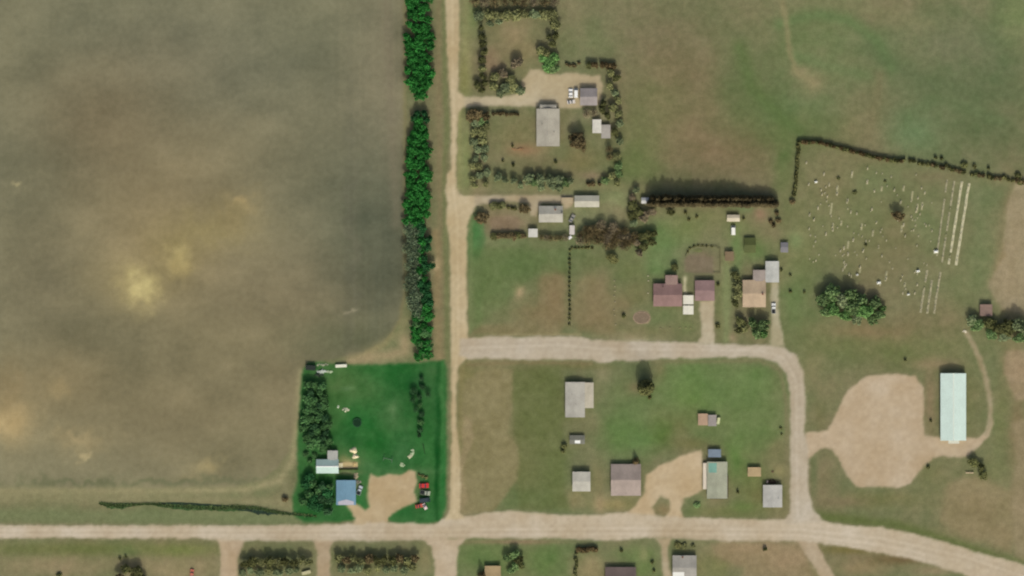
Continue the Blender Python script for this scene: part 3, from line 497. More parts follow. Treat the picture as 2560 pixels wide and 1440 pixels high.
grove([(1525,184,9),(1540,196,9),(1522,214,9),(1538,232,9),(1546,250,9),(1530,268,9),(1545,285,10),(1550,310,9),(1538,330,9),(1548,352,8)], ho, ['olive','sage','dark'], 'olive tree in the upper east windbreak of the homestead', 'homestead upper east windbreak', h=4)
grove([(1522,372,9),(1524,392,10)], 'twiggy', 'brown', 'brown bare tree on the inner side of the homestead east windbreak', 'bare pair at the east windbreak', h=4.5)
grove([(1540,392,9),(1548,415,9),(1546,435,8),(1530,440,8),(1512,452,8),(1545,455,7)], ho, ['olive','green'], 'olive tree in the lower east windbreak of the homestead', 'homestead lower east windbreak', h=3.6)
grove([(1174,290,11),(1194,287,14),(1212,292,9)], ho, 'brown', 'brownish tree just south of the homestead driveway mouth', 'trees south of the driveway mouth', h=4.5)
grove([(1232+i*9,285,5) for i in range(8)], 'bush', 'brown', 'brown hedge bush along the south side of the homestead driveway', 'driveway hedge bushes', h=2.4)
grove([(1190,308,11),(1208,304,10),(1184,330,10),(1204,330,10),(1216,316,8),(1186,354,9),(1206,352,10),(1192,374,9),(1212,372,8)], ho, ['olive','sage','green'], 'soft green tree in the upper west row beside the north road', 'upper west row by the road', h=3.6)
grove([(1190,396,9),(1210,392,8),(1180,414,8),(1198,418,8),(1182,446,8),(1200,440,9),(1216,430,8),(1186,464,7),(1214,458,8)], ho, ['olive','sage'], 'soft green tree in the lower west row beside the north road', 'lower west row by the road', h=3.2)
grove([(1258,402,4),(1282,414,5),(1390,404,5),(1282,365,4)], 'bush', 'dark', 'small dark bush in the grass inside the homestead', 'small homestead bushes', h=2)
grove([(1245,446,11),(1262,450,9),(1284,452,8),(1300,462,8)], ho, ['dark','sage'], 'dark tree at the western end of the homestead south windbreak', 'south windbreak west end', h=4.5)
grove([(1322,446,11),(1334,458,10),(1352,450,12),(1374,450,13),(1396,452,12),(1412,458,10),(1425,452,8),(1380,466,9),(1355,468,8),(1400,468,8)], ho, ['sage','green','sage'], 'sage green tree in the dense middle of the homestead south windbreak', 'south windbreak middle', h=4.6)
grove([(1470,458,7),(1484,460,7),(1498,458,6)], 'bush', 'brown', 'brown bush east of the gap in the homestead south windbreak', 'bushes east of the gap', h=2.5)
tree(1448,356,19,8,'broad','brown','big dark tree between the long grey house and the small white buildings')
tree(1432,362,8,4,'bush','brown','brown bush under the big dark tree by the long grey house')
grove([(1468,282,11),(1486,280,9)], 'twiggy', 'greybrown', 'grey bare tree south of the homestead garage', 'bare trees by the garage', h=4.5)
grove([(1508,258,8),(1505,275,9),(1520,290,8)], ho, 'dark', 'dark tree just east of the homestead garage', 'dark trees by the garage', h=4.5)

# cottage lot
tree(1203,545,13,4,'broad','brown','brownish tree at the corner of the road and the cottage driveway')
grove([(1232,516,9),(1246,516,9),(1260,514,8)], ho, ['olive','dark'], 'olive tree in the short row south of the cottage driveway', 'short row by the cottage driveway', h=2.6)
grove([(1270,522,5),(1280,522,5),(1289,522,5)], 'bush', 'hedge', 'clipped hedge bush next to the purple-brown tree by the cottage', 'clipped hedge by the cottage', h=2)
tree(1313,522,12,4,'broad','brown','round purple-brown tree at the eastern end of the cottage hedge')
grove([(1236+i*12,590,7) for i in range(7)], ho, ['dark','brown'], 'dark bushy tree along the south edge of the brown vegetable plot', 'row south of the plot', h=2.6)
grove([(1354+i*12,594,8) for i in range(6)], 'twiggy', ['brown','greybrown'], 'brown bare tree between the white shed and the white trailer', 'bare row beside the trailer', h=3.4)
grove(fill([(1440,600),(1450,580),(1490,565),(1530,562),(1560,570),(1590,585),(1590,610),(1550,618),(1500,612),(1445,612)],16), 'twiggy', ['brown','greybrown','brown'], 'brown-grey bare tree in the big wood east of the white trailer', 'bare wood east of the trailer', r=12, h=5)
grove([(1605,592,10),(1620,588,10),(1634,585,9),(1610,615,10),(1598,632,9),(1628,604,8),(1590,605,9)], 'broad', ['dark','greybrown'], 'ragged dark tree on the eastern fringe of the bare wood', 'ragged fringe trees', h=4.5)
tree(1530,645,12,3.5,'broad','hedge','squat tree jutting south from the bare wood into the pasture')
grove([(1582,495,9),(1580,515,10),(1578,538,10),(1598,532,10),(1615,536,10),(1630,528,9),(1606,548,9),(1585,556,9),(1590,476,8)], ho, ['greybrown','sage','dark'], 'grey-green tree around the little white hut in the woods', 'trees round the white hut', h=4)
# poplars with long shadows
for k, (yy, st) in enumerate(((508,9.5),(496,11))):
    for i, x in enumerate(np.arange(1626+k*5, 1944-k*8, st)):
        h = (9.4 if x < 1790 else (9.4-(x-1790)*.03)) if x < 1868 else 6.6
        if k: h *= .95
        tree(x+rnd.uniform(-2,2), yy+rnd.uniform(-2,2)+(x-1625)*.006, 8.5, h*rnd.uniform(.9,1.08), 'column', 'poplar', 'tall dark poplar in the close row north of the back gardens' if x < 1868 else 'shorter dark poplar at the eastern end of the close row', 'poplar row' if x < 1868 else 'poplar row east end')
grove([(1676,530,8,4)], ho, 'dark', 'dark tree just south of the western end of the poplar row', None)
grove([(1712,532,4.5),(1722,551,4.5),(1742,541,4)], 'bush', 'hedge', 'small shrub in the grass south of the poplar row', 'shrubs south of the poplars', h=1.8)
tree(1859,547,4,1.8,'bush','hedge','small shrub east of the little pale cabin')
grove([(1940,533,6),(1928,553,7),(1944,552,7),(1934,565,6)], 'bush', 'brown', 'brown scrub bush west of the cemetery hedge end', 'brown scrub by the cemetery', h=2.2)
tree(1686,668,7,3,'broad','dark','dark small tree north of the maroon house')
tree(1796,712,5,2,'bush','dark','dark shrub at the east wall of the maroon garage')
tree(1795,814,7,2,'bush','hedge','olive shrub east of the garage driveway')
tree(1559,790,6,2.2,'bush','dark','round dark shrub west of the oval flower bed')
grove([(1840,690,9),(1842,712,11),(1852,730,9),(1838,742,8),(1838,760,8)], ho, ['dark','olive'], 'dark tree against the west wall of the beige house', 'trees west of the beige house', h=3.8)
grove([(1850,806,11),(1845,825,9),(1862,820,10)], ho, ['dark','olive'], 'dark olive tree at the street end of the beige house garden', 'dark garden trees', h=4.2)
grove([(1882,808,13),(1904,812,14),(1890,832,11),(1908,834,9)], ho, ['bright','green'], 'bright green tree south of the beige house beside the driveway', 'bright garden trees', h=6.5)
grove([(1976,690,4),(1975,728,5),(1953,676,4.5),(2012,732,3.5)], 'bush', 'dark', 'tiny dark bush in the grass east of the long white garage', 'tiny bushes east of the garage', h=1.6)
# garden rows
grove([(1424,626+i*11.5,3.6) for i in range(17)], 'bush', 'dark', 'small dark shrub in the straight north to south line across the pasture', 'shrub line in the pasture', jit=.6, h=1.4)
grove([(1430+i*8.5,620,4) for i in range(7)], 'bush', 'hedge', 'green hedge bush at the north end of the pasture shrub line', 'hedge at the pasture corner', jit=.6, h=1.3)
grove([(1725,621,3.5),(1735,616,3.5),(1745,614,3.5),(1756,614,3.5),(1767,615,3.5),(1780,617,3.5),(1719,630,3.5)], 'bush', 'hedge', 'low bush in the arc along the north end of the vegetable garden', 'garden arc bushes', jit=.5, h=1)

# cemetery hedge
HG = [(1997,354),(2050,357),(2110,373),(2200,396),(2262,404)]
for a, b in zip(HG[:-1], HG[1:]): grove([p for p in line(*a,*b,8)[:-1]], 'bush', ['deep','dark'], 'dense dark hedge bush along the north side of the cemetery', 'cemetery north hedge', jit=1, r=6.5, h=3)
HG = [(2262,402),(2320,410),(2380,424),(2440,437),(2500,446),(2570,458)]
for a, b in zip(HG[:-1], HG[1:]): grove([p for p in line(*a,*b,10)[:-1] if rnd.random() < .92], 'bush', ['dark','hedge','brown'], 'scraggly hedge bush along the north-east side of the cemetery', 'cemetery north-east hedge', jit=3, r=6.5, h=2.4)
grove([(2340,396,5),(2352,398,5),(2365,412,5),(2410,410,9),(2436,418,6),(2472,422,4),(2545,440,9),(2552,455,9)], 'bush', ['dark','hedge'], 'stray bush just north of the scraggly cemetery hedge', 'stray bushes by the hedge', h=2.2)
grove(line(1996,366,1986,488,8), 'bush', ['dark','hedge'], 'hedge bush along the west side of the cemetery', 'cemetery west hedge', jit=1.2, r=5.5, h=2)
tree(1981,504,8,2.6,'bush','brown','rounded bush at the southern tip of the cemetery west hedge')
tree(2242,540,13,5.5,'broad','brown','lone dark tree standing among the gravestones')
grove([(2096,447,4.5),(2137,480,5.5),(2166,612,4),(2212,453,4)], 'bush', 'dark', 'tiny dark bush among the gravestones', 'tiny cemetery bushes', h=1.2)
grove([(2058,751,20,7.6),(2080,733,20,8.7),(2102,751,22,8.4),(2082,773,22,7.8),(2120,737,17,8.4),(2130,767,22,7.8),(2112,789,19,6.2),(2152,751,19,7.3),(2162,777,22,7.3),(2142,795,17,5.6),(2184,761,19,7.1),(2196,787,16,6.5),(2062,781,15,6.2),(2178,799,15,5.0),(2206,771,10,5.4)], ho, ['green','bright','green','sage'], 'big green tree in the oval grove south of the cemetery', 'oval grove')
grove([(2430,798,11,5),(2446,812,13,5),(2470,808,13,5.5),(2492,822,12,5),(2520,818,14,7),(2542,810,14,8),(2558,822,14,8),(2478,838,12,4),(2510,842,12,4),(2548,845,12,5)], ho, ['sage','dark','green'], 'tree in the grove round the small brown shed at the east edge', 'east edge grove')
# blocks south of the village street
tree(1614,968,17,11,'column','dark','tall dark egg-shaped tree south of the village street casting a long shadow')
grove([(1617,978,8),(1624,992,6)], 'bush', 'hedge', 'low bush right below the tall egg-shaped tree', 'bushes below the tall tree', h=2)
grove([(1412,1112,8),(1408,1128,7)], 'bush', 'dark', 'dark bush west of the small tin roofed shed', 'bushes by the tin shed', h=3)
tree(1589,1154,10,6.5,'conifer','deep','dark conifer at the north-east corner of the brown and grey roofed house')
tree(1845,1230,4.5,2,'bush','dark','round dark shrub between the workshop and the grey bungalow')
grove([(1953,1072,3.5),(1954,1086,3.5)], 'bush', 'dark', 'little dark shrub at the street edge west of the gravel yard road', 'pair of street edge shrubs', h=1.2)
tree(1742,1262,9,1.6,'bush','green','low spreading bush south-west of the workshop')
grove([(2434,1156,11,4),(2452,1168,8,4),(2458,1188,9,3.4)], ho, ['dark','greybrown'], 'tree in the small group below the gravel track bend', 'trees below the track bend')
tree(2320,1167,5,2,'bush','dark','single dark bush south of the gravel yard')
tree(2263,900,4,1.8,'bush','dark','single dark shrub in the grass north of the gravel yard')
tree(2327,1052,3.6,1.6,'bush','dark','small shrub between the gravel yard and the pale green hall')
# south edge
grove([(318,1424,15,6),(340,1432,16,6),(300,1440,13,6),(360,1448,12,5)], ho, ['brown','dark'], 'dark brown tree in the clump at the bottom left', 'bottom left clump')
grove([(300,1396,4),(316,1392,3.5),(150,1438,7)], 'bush', 'dark', 'dark bush near the bottom left clump', 'bottom left bushes', h=1.8)
grove([(612,1408,12),(632,1402,13),(652,1406,13),(672,1402,13),(694,1406,13),(714,1402,12),(734,1406,12),(752,1400,11),(770,1404,11)], ho, ['dark','olive'], 'dark olive tree in the front row between the two lanes', 'front row between the lanes', h=6.4)
grove([(604,1430,11),(626,1426,12),(650,1432,12),(674,1426,11),(698,1432,12),(722,1428,11),(744,1424,9)], ho, ['sage','olive'], 'sage tree in the back row between the two lanes', 'back row between the lanes', h=4.2)
grove([(848+i*19,1396+(i%2)*5,12) for i in range(11)], 'broad', ['brown','dark','olive'], 'brown-olive tree in the front row east of the garden lane', 'front row east of the garden lane', h=5.6)
grove([(855+i*22,1420+(i%2)*6,11) for i in range(9)], ho, ['sage','olive'], 'sage tree in the back row east of the garden lane', 'back row east of the garden lane', h=3.8)
grove([(1268,1396,9,5),(1286,1386,10,5),(1298,1398,9,5),(1288,1412,10,4),(1304,1414,7,3),(1278,1424,8,3)], ho, ['green','bright','dark'], 'green tree in the group on the lawn south of the main road', 'lawn group south of the road')
tree(1204,1438,11,8,'conifer','deep','dark conifer beside the tan roof at the bottom edge')
grove([(1446+i*9,1374,7.5) for i in range(6)], 'bush', 'deep', 'very dark bush added in place of a shadow at the main road', 'bushes in place of a shadow at the road', jit=1.5, h=3)  # dense dark bushes added to stand in for a dark shadow on the ground
grove([(1440,1386+i*10,5.5) for i in range(7)], 'bush', ['dark','olive'], 'hedge bush in the line running south from the dark shadow bushes', 'hedge line going south', jit=1.5, h=2.2)
grove([(1553,1378,5)], 'bush', 'dark', 'round dark bush on the green north of the dark roofed house', None, h=2.2)
grove([(1630,1407,4.5),(1634,1427,5)], 'bush', 'dark', 'dark bush between the dark roof and the cottage lane', 'bushes by the cottage lane', h=1.8)
grove([(1692,1364,9),(1712,1366,8),(1730,1364,5)], 'bush', ['hedge','olive'], 'olive bush between the main road and the white and grey house', 'bushes north of the white and grey house', h=1.6)
tree(1912,1373,6,2.6,'bush','dark','single dark bush on the bare brown lot')

# ------------------------------------------------------------------ buildings
wallm = {}
glass = mat('window_glass', (60,72,80), rough=.15, spec=.5, noise=.1)
white = mat('white_paint', (226,224,214), noise=.05)
dark_m = mat('dark_metal', (38,42,44), noise=.2)
def roofm(name, rgb, d='X', k=K, pat=.10, sharp=.12): return mat('roof_'+name, rgb, rough=.75, noise=.10, scale=2.2, stripes=(d, 2.4, sharp), patch=pat, k=k, spec=.25)
def house(x0, y0, x1, y1, rm_, ridge='EW', he=2.6, hr=None, wall=(190,184,168), name='house', label='', cat='house', group=None, chimney=None, extras=None, parent=None, wname='wall', over=.35, ridge_cap=None, hip=None, openings=True):
    """rectangle of the eaves in photograph pixels; returns the Empty"""
    cx, cy = (x0+x1)/2, (y0+y1)/2; X, Y = P(cx, cy); W = (x1-x0)*S/2; D = (y1-y0)*S/2
    if hr is None: hr = he+.26*(D if ridge == 'EW' else W)
    if parent is None: e = empty(name, (X,Y,gz(cx,cy)), 0, label, cat, group); ox = oy = 0; base = 0
    else: e = parent; ox = X-e.location.x; oy = Y-e.location.y; base = 0
    wk = 'wall_%d_%d_%d' % wall; wm = mat(wk, wall, noise=.06)
    w_, d_ = W-over, D-over; t = .14
    if ridge == 'EW': wp = [(oy-d_,-.3),(oy+d_,-.3),(oy+d_,he-.02),(oy,hr-(hr-he)*over/D-.02),(oy-d_,he-.02)]; MB().prism(wp, ox-w_, ox+w_, 'x').build(wname, wm, e)
    elif ridge == 'NS': wp = [(ox-w_,-.3),(ox+w_,-.3),(ox+w_,he-.02),(ox,hr-(hr-he)*over/W-.02),(ox-w_,he-.02)]; MB().prism(wp, oy-d_, oy+d_, 'y').build(wname, wm, e)
    else: MB().box(ox-w_,oy-d_,-.3,ox+w_,oy+d_,he).build(wname, wm, e)
    mb = MB()
    drop = (hr-he)*over/max(.1,(D if ridge == 'EW' else W))
    if ridge in ('EW','NS'):
        L_, Q = (W, D) if ridge == 'EW' else (D, W); h0 = hip or 0
        def pt(a, b, z): return (ox+a, oy+b, z) if ridge == 'EW' else (ox+b, oy+a, z)
        for dz in (0,):
            top = [pt(-L_,-Q,he+t-drop),pt(L_,-Q,he+t-drop),pt(L_,Q,he+t-drop),pt(-L_,Q,he+t-drop),pt(-L_+h0*(hip != None),0,hr+t),pt(L_,0,hr+t)]
            bot = [(a,b,c-t) for a,b,c in top]
            mb.add(top+bot, [(0,1,5,4),(2,3,4,5),(3,0,4),(1,2,5),(7,6,10,11),(9,8,11,10),(6,9,10),(8,7,11),(0,6,7,1),(1,7,8,2),(2,8,9,3),(3,9,6,0)])
    elif ridge == 'mono':                                    # single slope falling to the south
        mb.add([(ox-W,oy-D,he),(ox+W,oy-D,he),(ox+W,oy+D,hr),(ox-W,oy+D,hr),(ox-W,oy-D,he+t),(ox+W,oy-D,he+t),(ox+W,oy+D,hr+t),(ox-W,oy+D,hr+t)],
               [(0,3,2,1),(4,5,6,7),(0,1,5,4),(1,2,6,5),(2,3,7,6),(3,0,4,7)])
    else: mb.box(ox-W,oy-D,he+.003,ox+W,oy+D,he+t)
    ro = mb.build('roof', rm_, e)
    if ridge_cap:
        q = .28; c = MB()
        if ridge == 'EW': c.prism([(oy-q,hr+t-.03),(oy+q,hr+t-.03),(oy,hr+t+.09)], ox-W, ox+W, 'x')
        else: c.prism([(ox-q,hr+t-.03),(ox+q,hr+t-.03),(ox,hr+t+.09)], oy-D, oy+D, 'y')
        c.build('ridge_cap', ridge_cap, ro)
    if chimney:
        for (a, b) in chimney:
            qx, qy = P(a, b); qx -= e.location.x; qy -= e.location.y
            MB().box(qx-.35,qy-.35,he-.1,qx+.35,qy+.35,hr+.9).box(qx-.42,qy-.42,hr+.9,qx+.42,qy+.42,hr+1.0).build('chimney', mat('brick',(120,84,70),noise=.2), ro)
    if openings and parent is None:
        yb = oy-d_-.03
        MB().box(ox-.45,yb-.02,0,ox+.45,yb+.02,2.02).build('door', mat('door_paint',(120,96,72)), e)
        for s in (-.55,.55):
            if W*2 > 5:
                f = MB().box(ox+s*w_-.6,yb-.02,.95,ox+s*w_+.6,yb+.02,2.05).build('window', white, e)
                MB().box(ox+s*w_-.5,yb-.035,1.05,ox+s*w_+.5,yb-.022,1.95).build('pane', glass, f)
        for s in (-1,1):
            if D*2 > 6:
                xb = ox+s*(w_+.03); f = MB().box(xb-.02,oy-.6,.95,xb+.02,oy+.6,2.05).build('window', white, e)
                xo = xb+s*.028; MB().box(xo-.006,oy-.5,1.05,xo+.006,oy+.5,1.95).build('pane', glass, f)
    # small roof vents
    if extras:
        for (a, b, r_) in extras:
            qx, qy = P(a, b); MB().tube((qx-e.location.x,qy-e.location.y,he),(qx-e.location.x,qy-e.location.y,hr+.45),r_,r_,8).build('vent', dark_m, ro)
    return e
# homestead
greyr = roofm('pale_grey', (172,166,150),'X'); 
e = house(1341,272,1399,366, greyr, 'NS', 2.9, 4.0, (170,160,140), 'farmhouse', 'long pale grey roofed house at the homestead, shadow across its north end', 'house', extras=[(1355,310,.15),(1385,330,.15)])
house(1349,262,1391,273, greyr, 'EW', 2.6, 2.9, (170,160,140), parent=e, over=.1)
house(1450,221,1493,264, roofm('mauve_grey',(150,142,138),'Y'), 'EW', 2.6, 3.7, (150,144,138), 'garage', 'mauve-grey roofed garage at the north-east end of the homestead gravel', 'garage')
e = house(1481,299,1503,333, roofm('cream',(212,208,194),'X'), 'flat', 2.4, 2.4, (205,200,188), 'cabin', 'small cream flat roofed building with a grey lean-to east of the big dark tree', 'shed')
house(1503,312,1526,346, roofm('dull_lilac',(164,158,148),'X'), 'flat', 2.0, 2.0, (160,150,140), parent=e, over=.1)
# cottage lot
e = house(1347,515,1407,556, roofm('bone',(176,172,158),'Y'), 'EW', 2.5, 3.6, (180,170,150), 'cottage', 'white and grey gabled cottage south of the cottage driveway', 'house', chimney=[(1388,524)], extras=[(1404,531,.3)])
house(1436,489,1498,518, roofm('milk',(186,182,164),'Y'), 'EW', 2.5, 3.3, (190,186,170), 'long_shed', 'long pale shed lying east to west at the end of the cottage driveway', 'shed')
house(1321,572,1344,593, roofm('clean_white',(200,198,188),'Y'), 'mono', 1.9, 2.3, (190,186,176), 'small_shed', 'small white shed among the trees south of the cottage', 'shed', openings=False)
house(1403,494,1433,508, roofm('pinkish',(172,156,126),'Y'), 'mono', .9, 1.3, (150,130,110), 'low_shed', 'low tan shed west of the long pale shed', 'shed', openings=False)
house(1603,494,1630,509, roofm('bright_hut',(190,190,186),'Y'), 'EW', 2.2, 2.7, (180,178,172), 'hut', 'little white hut hidden in the trees west of the poplars', 'hut', openings=False)
# maroon house
mar = roofm('maroon',(140,112,106),'Y')
e = house(1633,709,1705,766, mar, 'EW', 2.5, 3.6, (150,128,116), 'maroon_house', 'maroon roofed house with a northern wing and pink patches', 'house', extras=[(1657,716,.25)])
house(1663,688,1694,712, roofm('maroon_wing',(148,124,114),'X'), 'NS', 2.5, 3.2, (150,128,116), parent=e, over=.3)
house(1737,701,1786,752, roofm('maroon_two',(144,118,114),'Y'), 'EW', 2.4, 3.1, (156,136,126), 'maroon_garage', 'maroon roofed garage at the head of the straight driveway', 'garage')
# white carport
X, Y = P(1720.5, 762); e = empty('carport', (X,Y,gz(1720,762)), 0, 'bright white carport between the maroon house and its garage', 'carport')
wr = mat('white_sheet', (226,222,204), noise=.06, stripes=('Y',2.4,.06))
for (a, b) in ((-4.8,-.35),(.25,4.8)): MB().prism([(-2.6,1.5),(0,1.75),(2.6,1.5),(2.6,1.56),(0,1.81),(-2.6,1.56)], a, b, 'y').build('roof', wr, e)
for sx in (-1,1):
    for yy in (-4.5,-.6,.5,4.5): MB().tube((sx*2.4,yy,-.2),(sx*2.4,yy,1.5),.06,.06,6).build('post', dark_m, e)
# beige house and its long garage
bei = roofm('beige',(184,162,134),'Y')
e = house(1856,700,1914,768, bei, 'EW', 2.5, 3.6, (180,164,140), 'beige_house', 'beige roofed house with a lilac northern wing beside the long white garage', 'house', chimney=[(1906,735)])
house(1882,675,1913,703, roofm('lilac',(160,148,138),'X'), 'NS', 2.3, 2.9, (170,156,146), parent=e, over=.2)
house(1913,653,1947,706, roofm('snow',(188,188,180),'X'), 'NS', 2.6, 3.3, (190,190,184), 'long_garage', 'light grey-white garage at the top of the east driveway', 'garage')
house(1951,606,1970,631, roofm('slate_blue',(126,124,126),'Y'), 'EW', 1.5, 1.9, (130,130,134), 'garden_shed', 'small slate grey shed alone west of the cemetery', 'shed', openings=False)
house(1860,594,1889,632, roofm('moss',(84,92,50),'Y'), 'EW', 1.5, 2.3, (90,92,66), 'moss_shed', 'moss green roofed shed north of the beige house', 'shed', openings=False)
house(1812,629,1834,652, roofm('clay',(126,108,82),'Y'), 'mono', 1.9, 2.2, (120,100,80), 'clay_shed', 'brown clay coloured shed east of the vegetable garden', 'shed', openings=False)
house(1817,537,1849,554, roofm('pale_sand',(204,194,168),'Y'), 'EW', 1.9, 2.3, (196,186,166), 'cabin', 'little pale sand cabin south of the poplar row', 'cabin')
# central block
e = house(1413,955,1462,1043, roofm('ash',(176,172,160),'X'), 'NS', 2.5, 3.3, (176,170,156), 'grey_house', 'long ash grey roofed house with a cream side strip, shrubs south of it', 'house', extras=[(1430,985,.12),(1440,1010,.12)])
house(1462,956,1484,1020, roofm('cream_strip',(186,178,158),'X'), 'flat', 2.2, 2.2, (180,170,150), parent=e, over=.2)
house(1424,1088,1462,1110, roofm('weathered',(120,120,108),'Y'), 'EW', 1.4, 1.7, (130,124,110), 'tin_shed', 'small weathered shed with its tin roof glint painted as one white sheet', 'shed', openings=False)
e = bpy.data.objects[-1] if False else None
house(1431,1179,1476,1228, roofm('pearl',(186,182,168),'Y'), 'EW', 2.9, 3.4, (180,172,156), 'pearl_house', 'pearl grey roofed square house near the main road', 'house')
house(1527,1160,1602,1239, roofm('taupe',(158,144,134),'Y',sharp=.06), 'EW', 2.2, 4.0, (158,146,134), 'taupe_house', 'large house whose roof is brown to the north and grey to the south', 'house')
house(1745,1034,1769,1063, roofm('tan',(178,150,124),'X'), 'flat', 1.7, 1.7, (150,130,108), 'tan_shed', 'tan flat roofed shed, left of the pair on the green', 'shed', openings=False)
house(1770,1037,1791,1065, roofm('pewter',(154,146,140),'X'), 'flat', 1.8, 1.8, (140,134,128), 'pewter_shed', 'pewter grey shed, right of the pair on the green', 'shed', openings=False)
e = house(1767,1154,1818,1246, roofm('sea_grey',(162,164,142),'X'), 'NS', 2.6, 3.3, (160,160,144), 'workshop', 'long sea-grey workshop roof with a turquoise patch at its north-west corner', 'workshop')
X0, Y0 = P(1771,1157); X1, Y1 = P(1791,1181); ex, ey = e.location.x, e.location.y
MB().add([(X0-ex,Y1-ey,2.87),(X1-ex,Y1-ey,3.43),(X1-ex,Y0-ey,3.43),(X0-ex,Y0-ey,2.87)],[(0,1,2,3)]).build('turquoise_sheet', mat('turq',(122,164,148),noise=.06,patch=.08), e)
MB().box(5.12,-8.6,.0,5.55,2.2,2.0).box(-3.4,-9.45,0,5.2,-9.1,1.0).build('side_rack', mat('dark_wood',(74,60,46),noise=.3), e)
house(1869,1168,1902,1191, roofm('straw',(176,154,116),'Y'), 'mono', 1.6, 1.9, (150,128,96), 'straw_shed', 'straw coloured shed north-west of the grey bungalow', 'shed', openings=False)
e = house(1907,1212,1955,1268, roofm('silver',(180,178,170),'X'), 'NS', 2.4, 3.0, (176,174,166), 'bungalow', 'light grey roofed bungalow at the corner of the street and the main road', 'house', extras=[(1945,1245,.14)])
# pale hall
hall = roofm('hall',(200,218,207),'Y',pat=.03,sharp=.05,k=K*.93)
e = house(2350,933,2414,1101, hall, 'NS', 3.4, 4.9, (190,204,196), 'hall', 'long pale green-white metal hall east of the gravel yard', 'hall', ridge_cap=mat('cap_white',(222,230,216),noise=.03), over=.2)
MB().box(-2.2,-18.4,-.1,3.2,-16.9,.12).build('ramp', mat('concrete',(206,204,188)), e)
MB().box(-1.7,-16.70,0,2.6,-16.62,3.0).build('sliding_door', mat('hall_door',(170,186,184),stripes=('X',3,.1)), e)
house(2449,761,2480,790, roofm('umber',(134,112,100),'Y'), 'mono', 1.9, 2.4, (120,100,86), 'brown_shed', 'small brown shed in the grove at the east edge', 'shed', openings=False)
# farmyard buildings
e = house(791,1148,847,1183, roofm('teal_white',(182,204,194),'Y',pat=.04), 'EW', 2.5, 4.1, (186,186,174), 'white_farmhouse', 'white farmhouse with a teal-grey north slope and bright ridge in the farmyard', 'house', ridge_cap=mat('ridge_white',(240,240,232),noise=.02))
house(819,1126,845,1150, roofm('annex',(168,168,160),'X'), 'NS', 2.3, 2.8, (170,166,158), parent=e, over=.2)
MB().box(5.6,-.8,0,7.6,1.6,.5).build('porch', mat('porch_deck',(216,206,170)), e)
e = house(841,1200,890,1262, roofm('blue',(112,148,168),'X',pat=.05), 'NS', 2.9, 3.7, (190,186,190), 'blue_barn', 'blue-grey roofed farm building with a pale lilac south end', 'barn', openings=False)
MB().add([(-3.9,-6.1,3.24),(0,-6.1,3.88),(0,-3.4,3.88),(-3.9,-4.5,3.24)],[(0,1,2,3)]).add([(3.9,-6.1,3.24),(3.9,-4.5,3.24),(0,-3.4,3.88),(0,-6.1,3.88)],[(0,1,2,3)]).build('lilac_roof_end', mat('lilac_end',(188,184,192),noise=.05), e)
MB().box(-1.5,-5.95,0,1.5,-5.86,2.4).build('barn_door', white, e)
# south edge
house(1513,1417,1590,1475, roofm('plum',(112,98,92),'Y'), 'EW', 2.2, 3.2, (120,108,98), 'dark_house', 'dark plum-grey roofed house cut by the bottom edge', 'house')
e = house(1681,1388,1741,1450, roofm('dull_silver',(160,156,146),'Y'), 'EW', 2.6, 3.4, (160,156,146), 'silver_house', 'white and grey house at the bottom edge beside the cottage lane', 'house', chimney=[(1706,1392)])
MB().box(-5.9,-4.3,3.0,-.2,-1.4,3.25).build('skylight', mat('shine_white',(238,236,226),noise=.02), e)
house(1212,1414,1252,1470, roofm('buff',(160,140,104),'Y'), 'mono', 1.6, 2.2, (150,130,100), 'buff_shed', 'tan roofed shed cut by the bottom edge next to the dark conifer', 'shed', openings=False)

# glint of the weathered shed's tin roof, painted as a matt near-white sheet
ts = [o for o in bpy.data.objects if o.name.startswith('tin_shed')][0]
MB().box(-1.2,-1.8,1.66,1.5,.2,1.78).build('tin_glint', mat('tin',(246,246,238),noise=.02), ts)

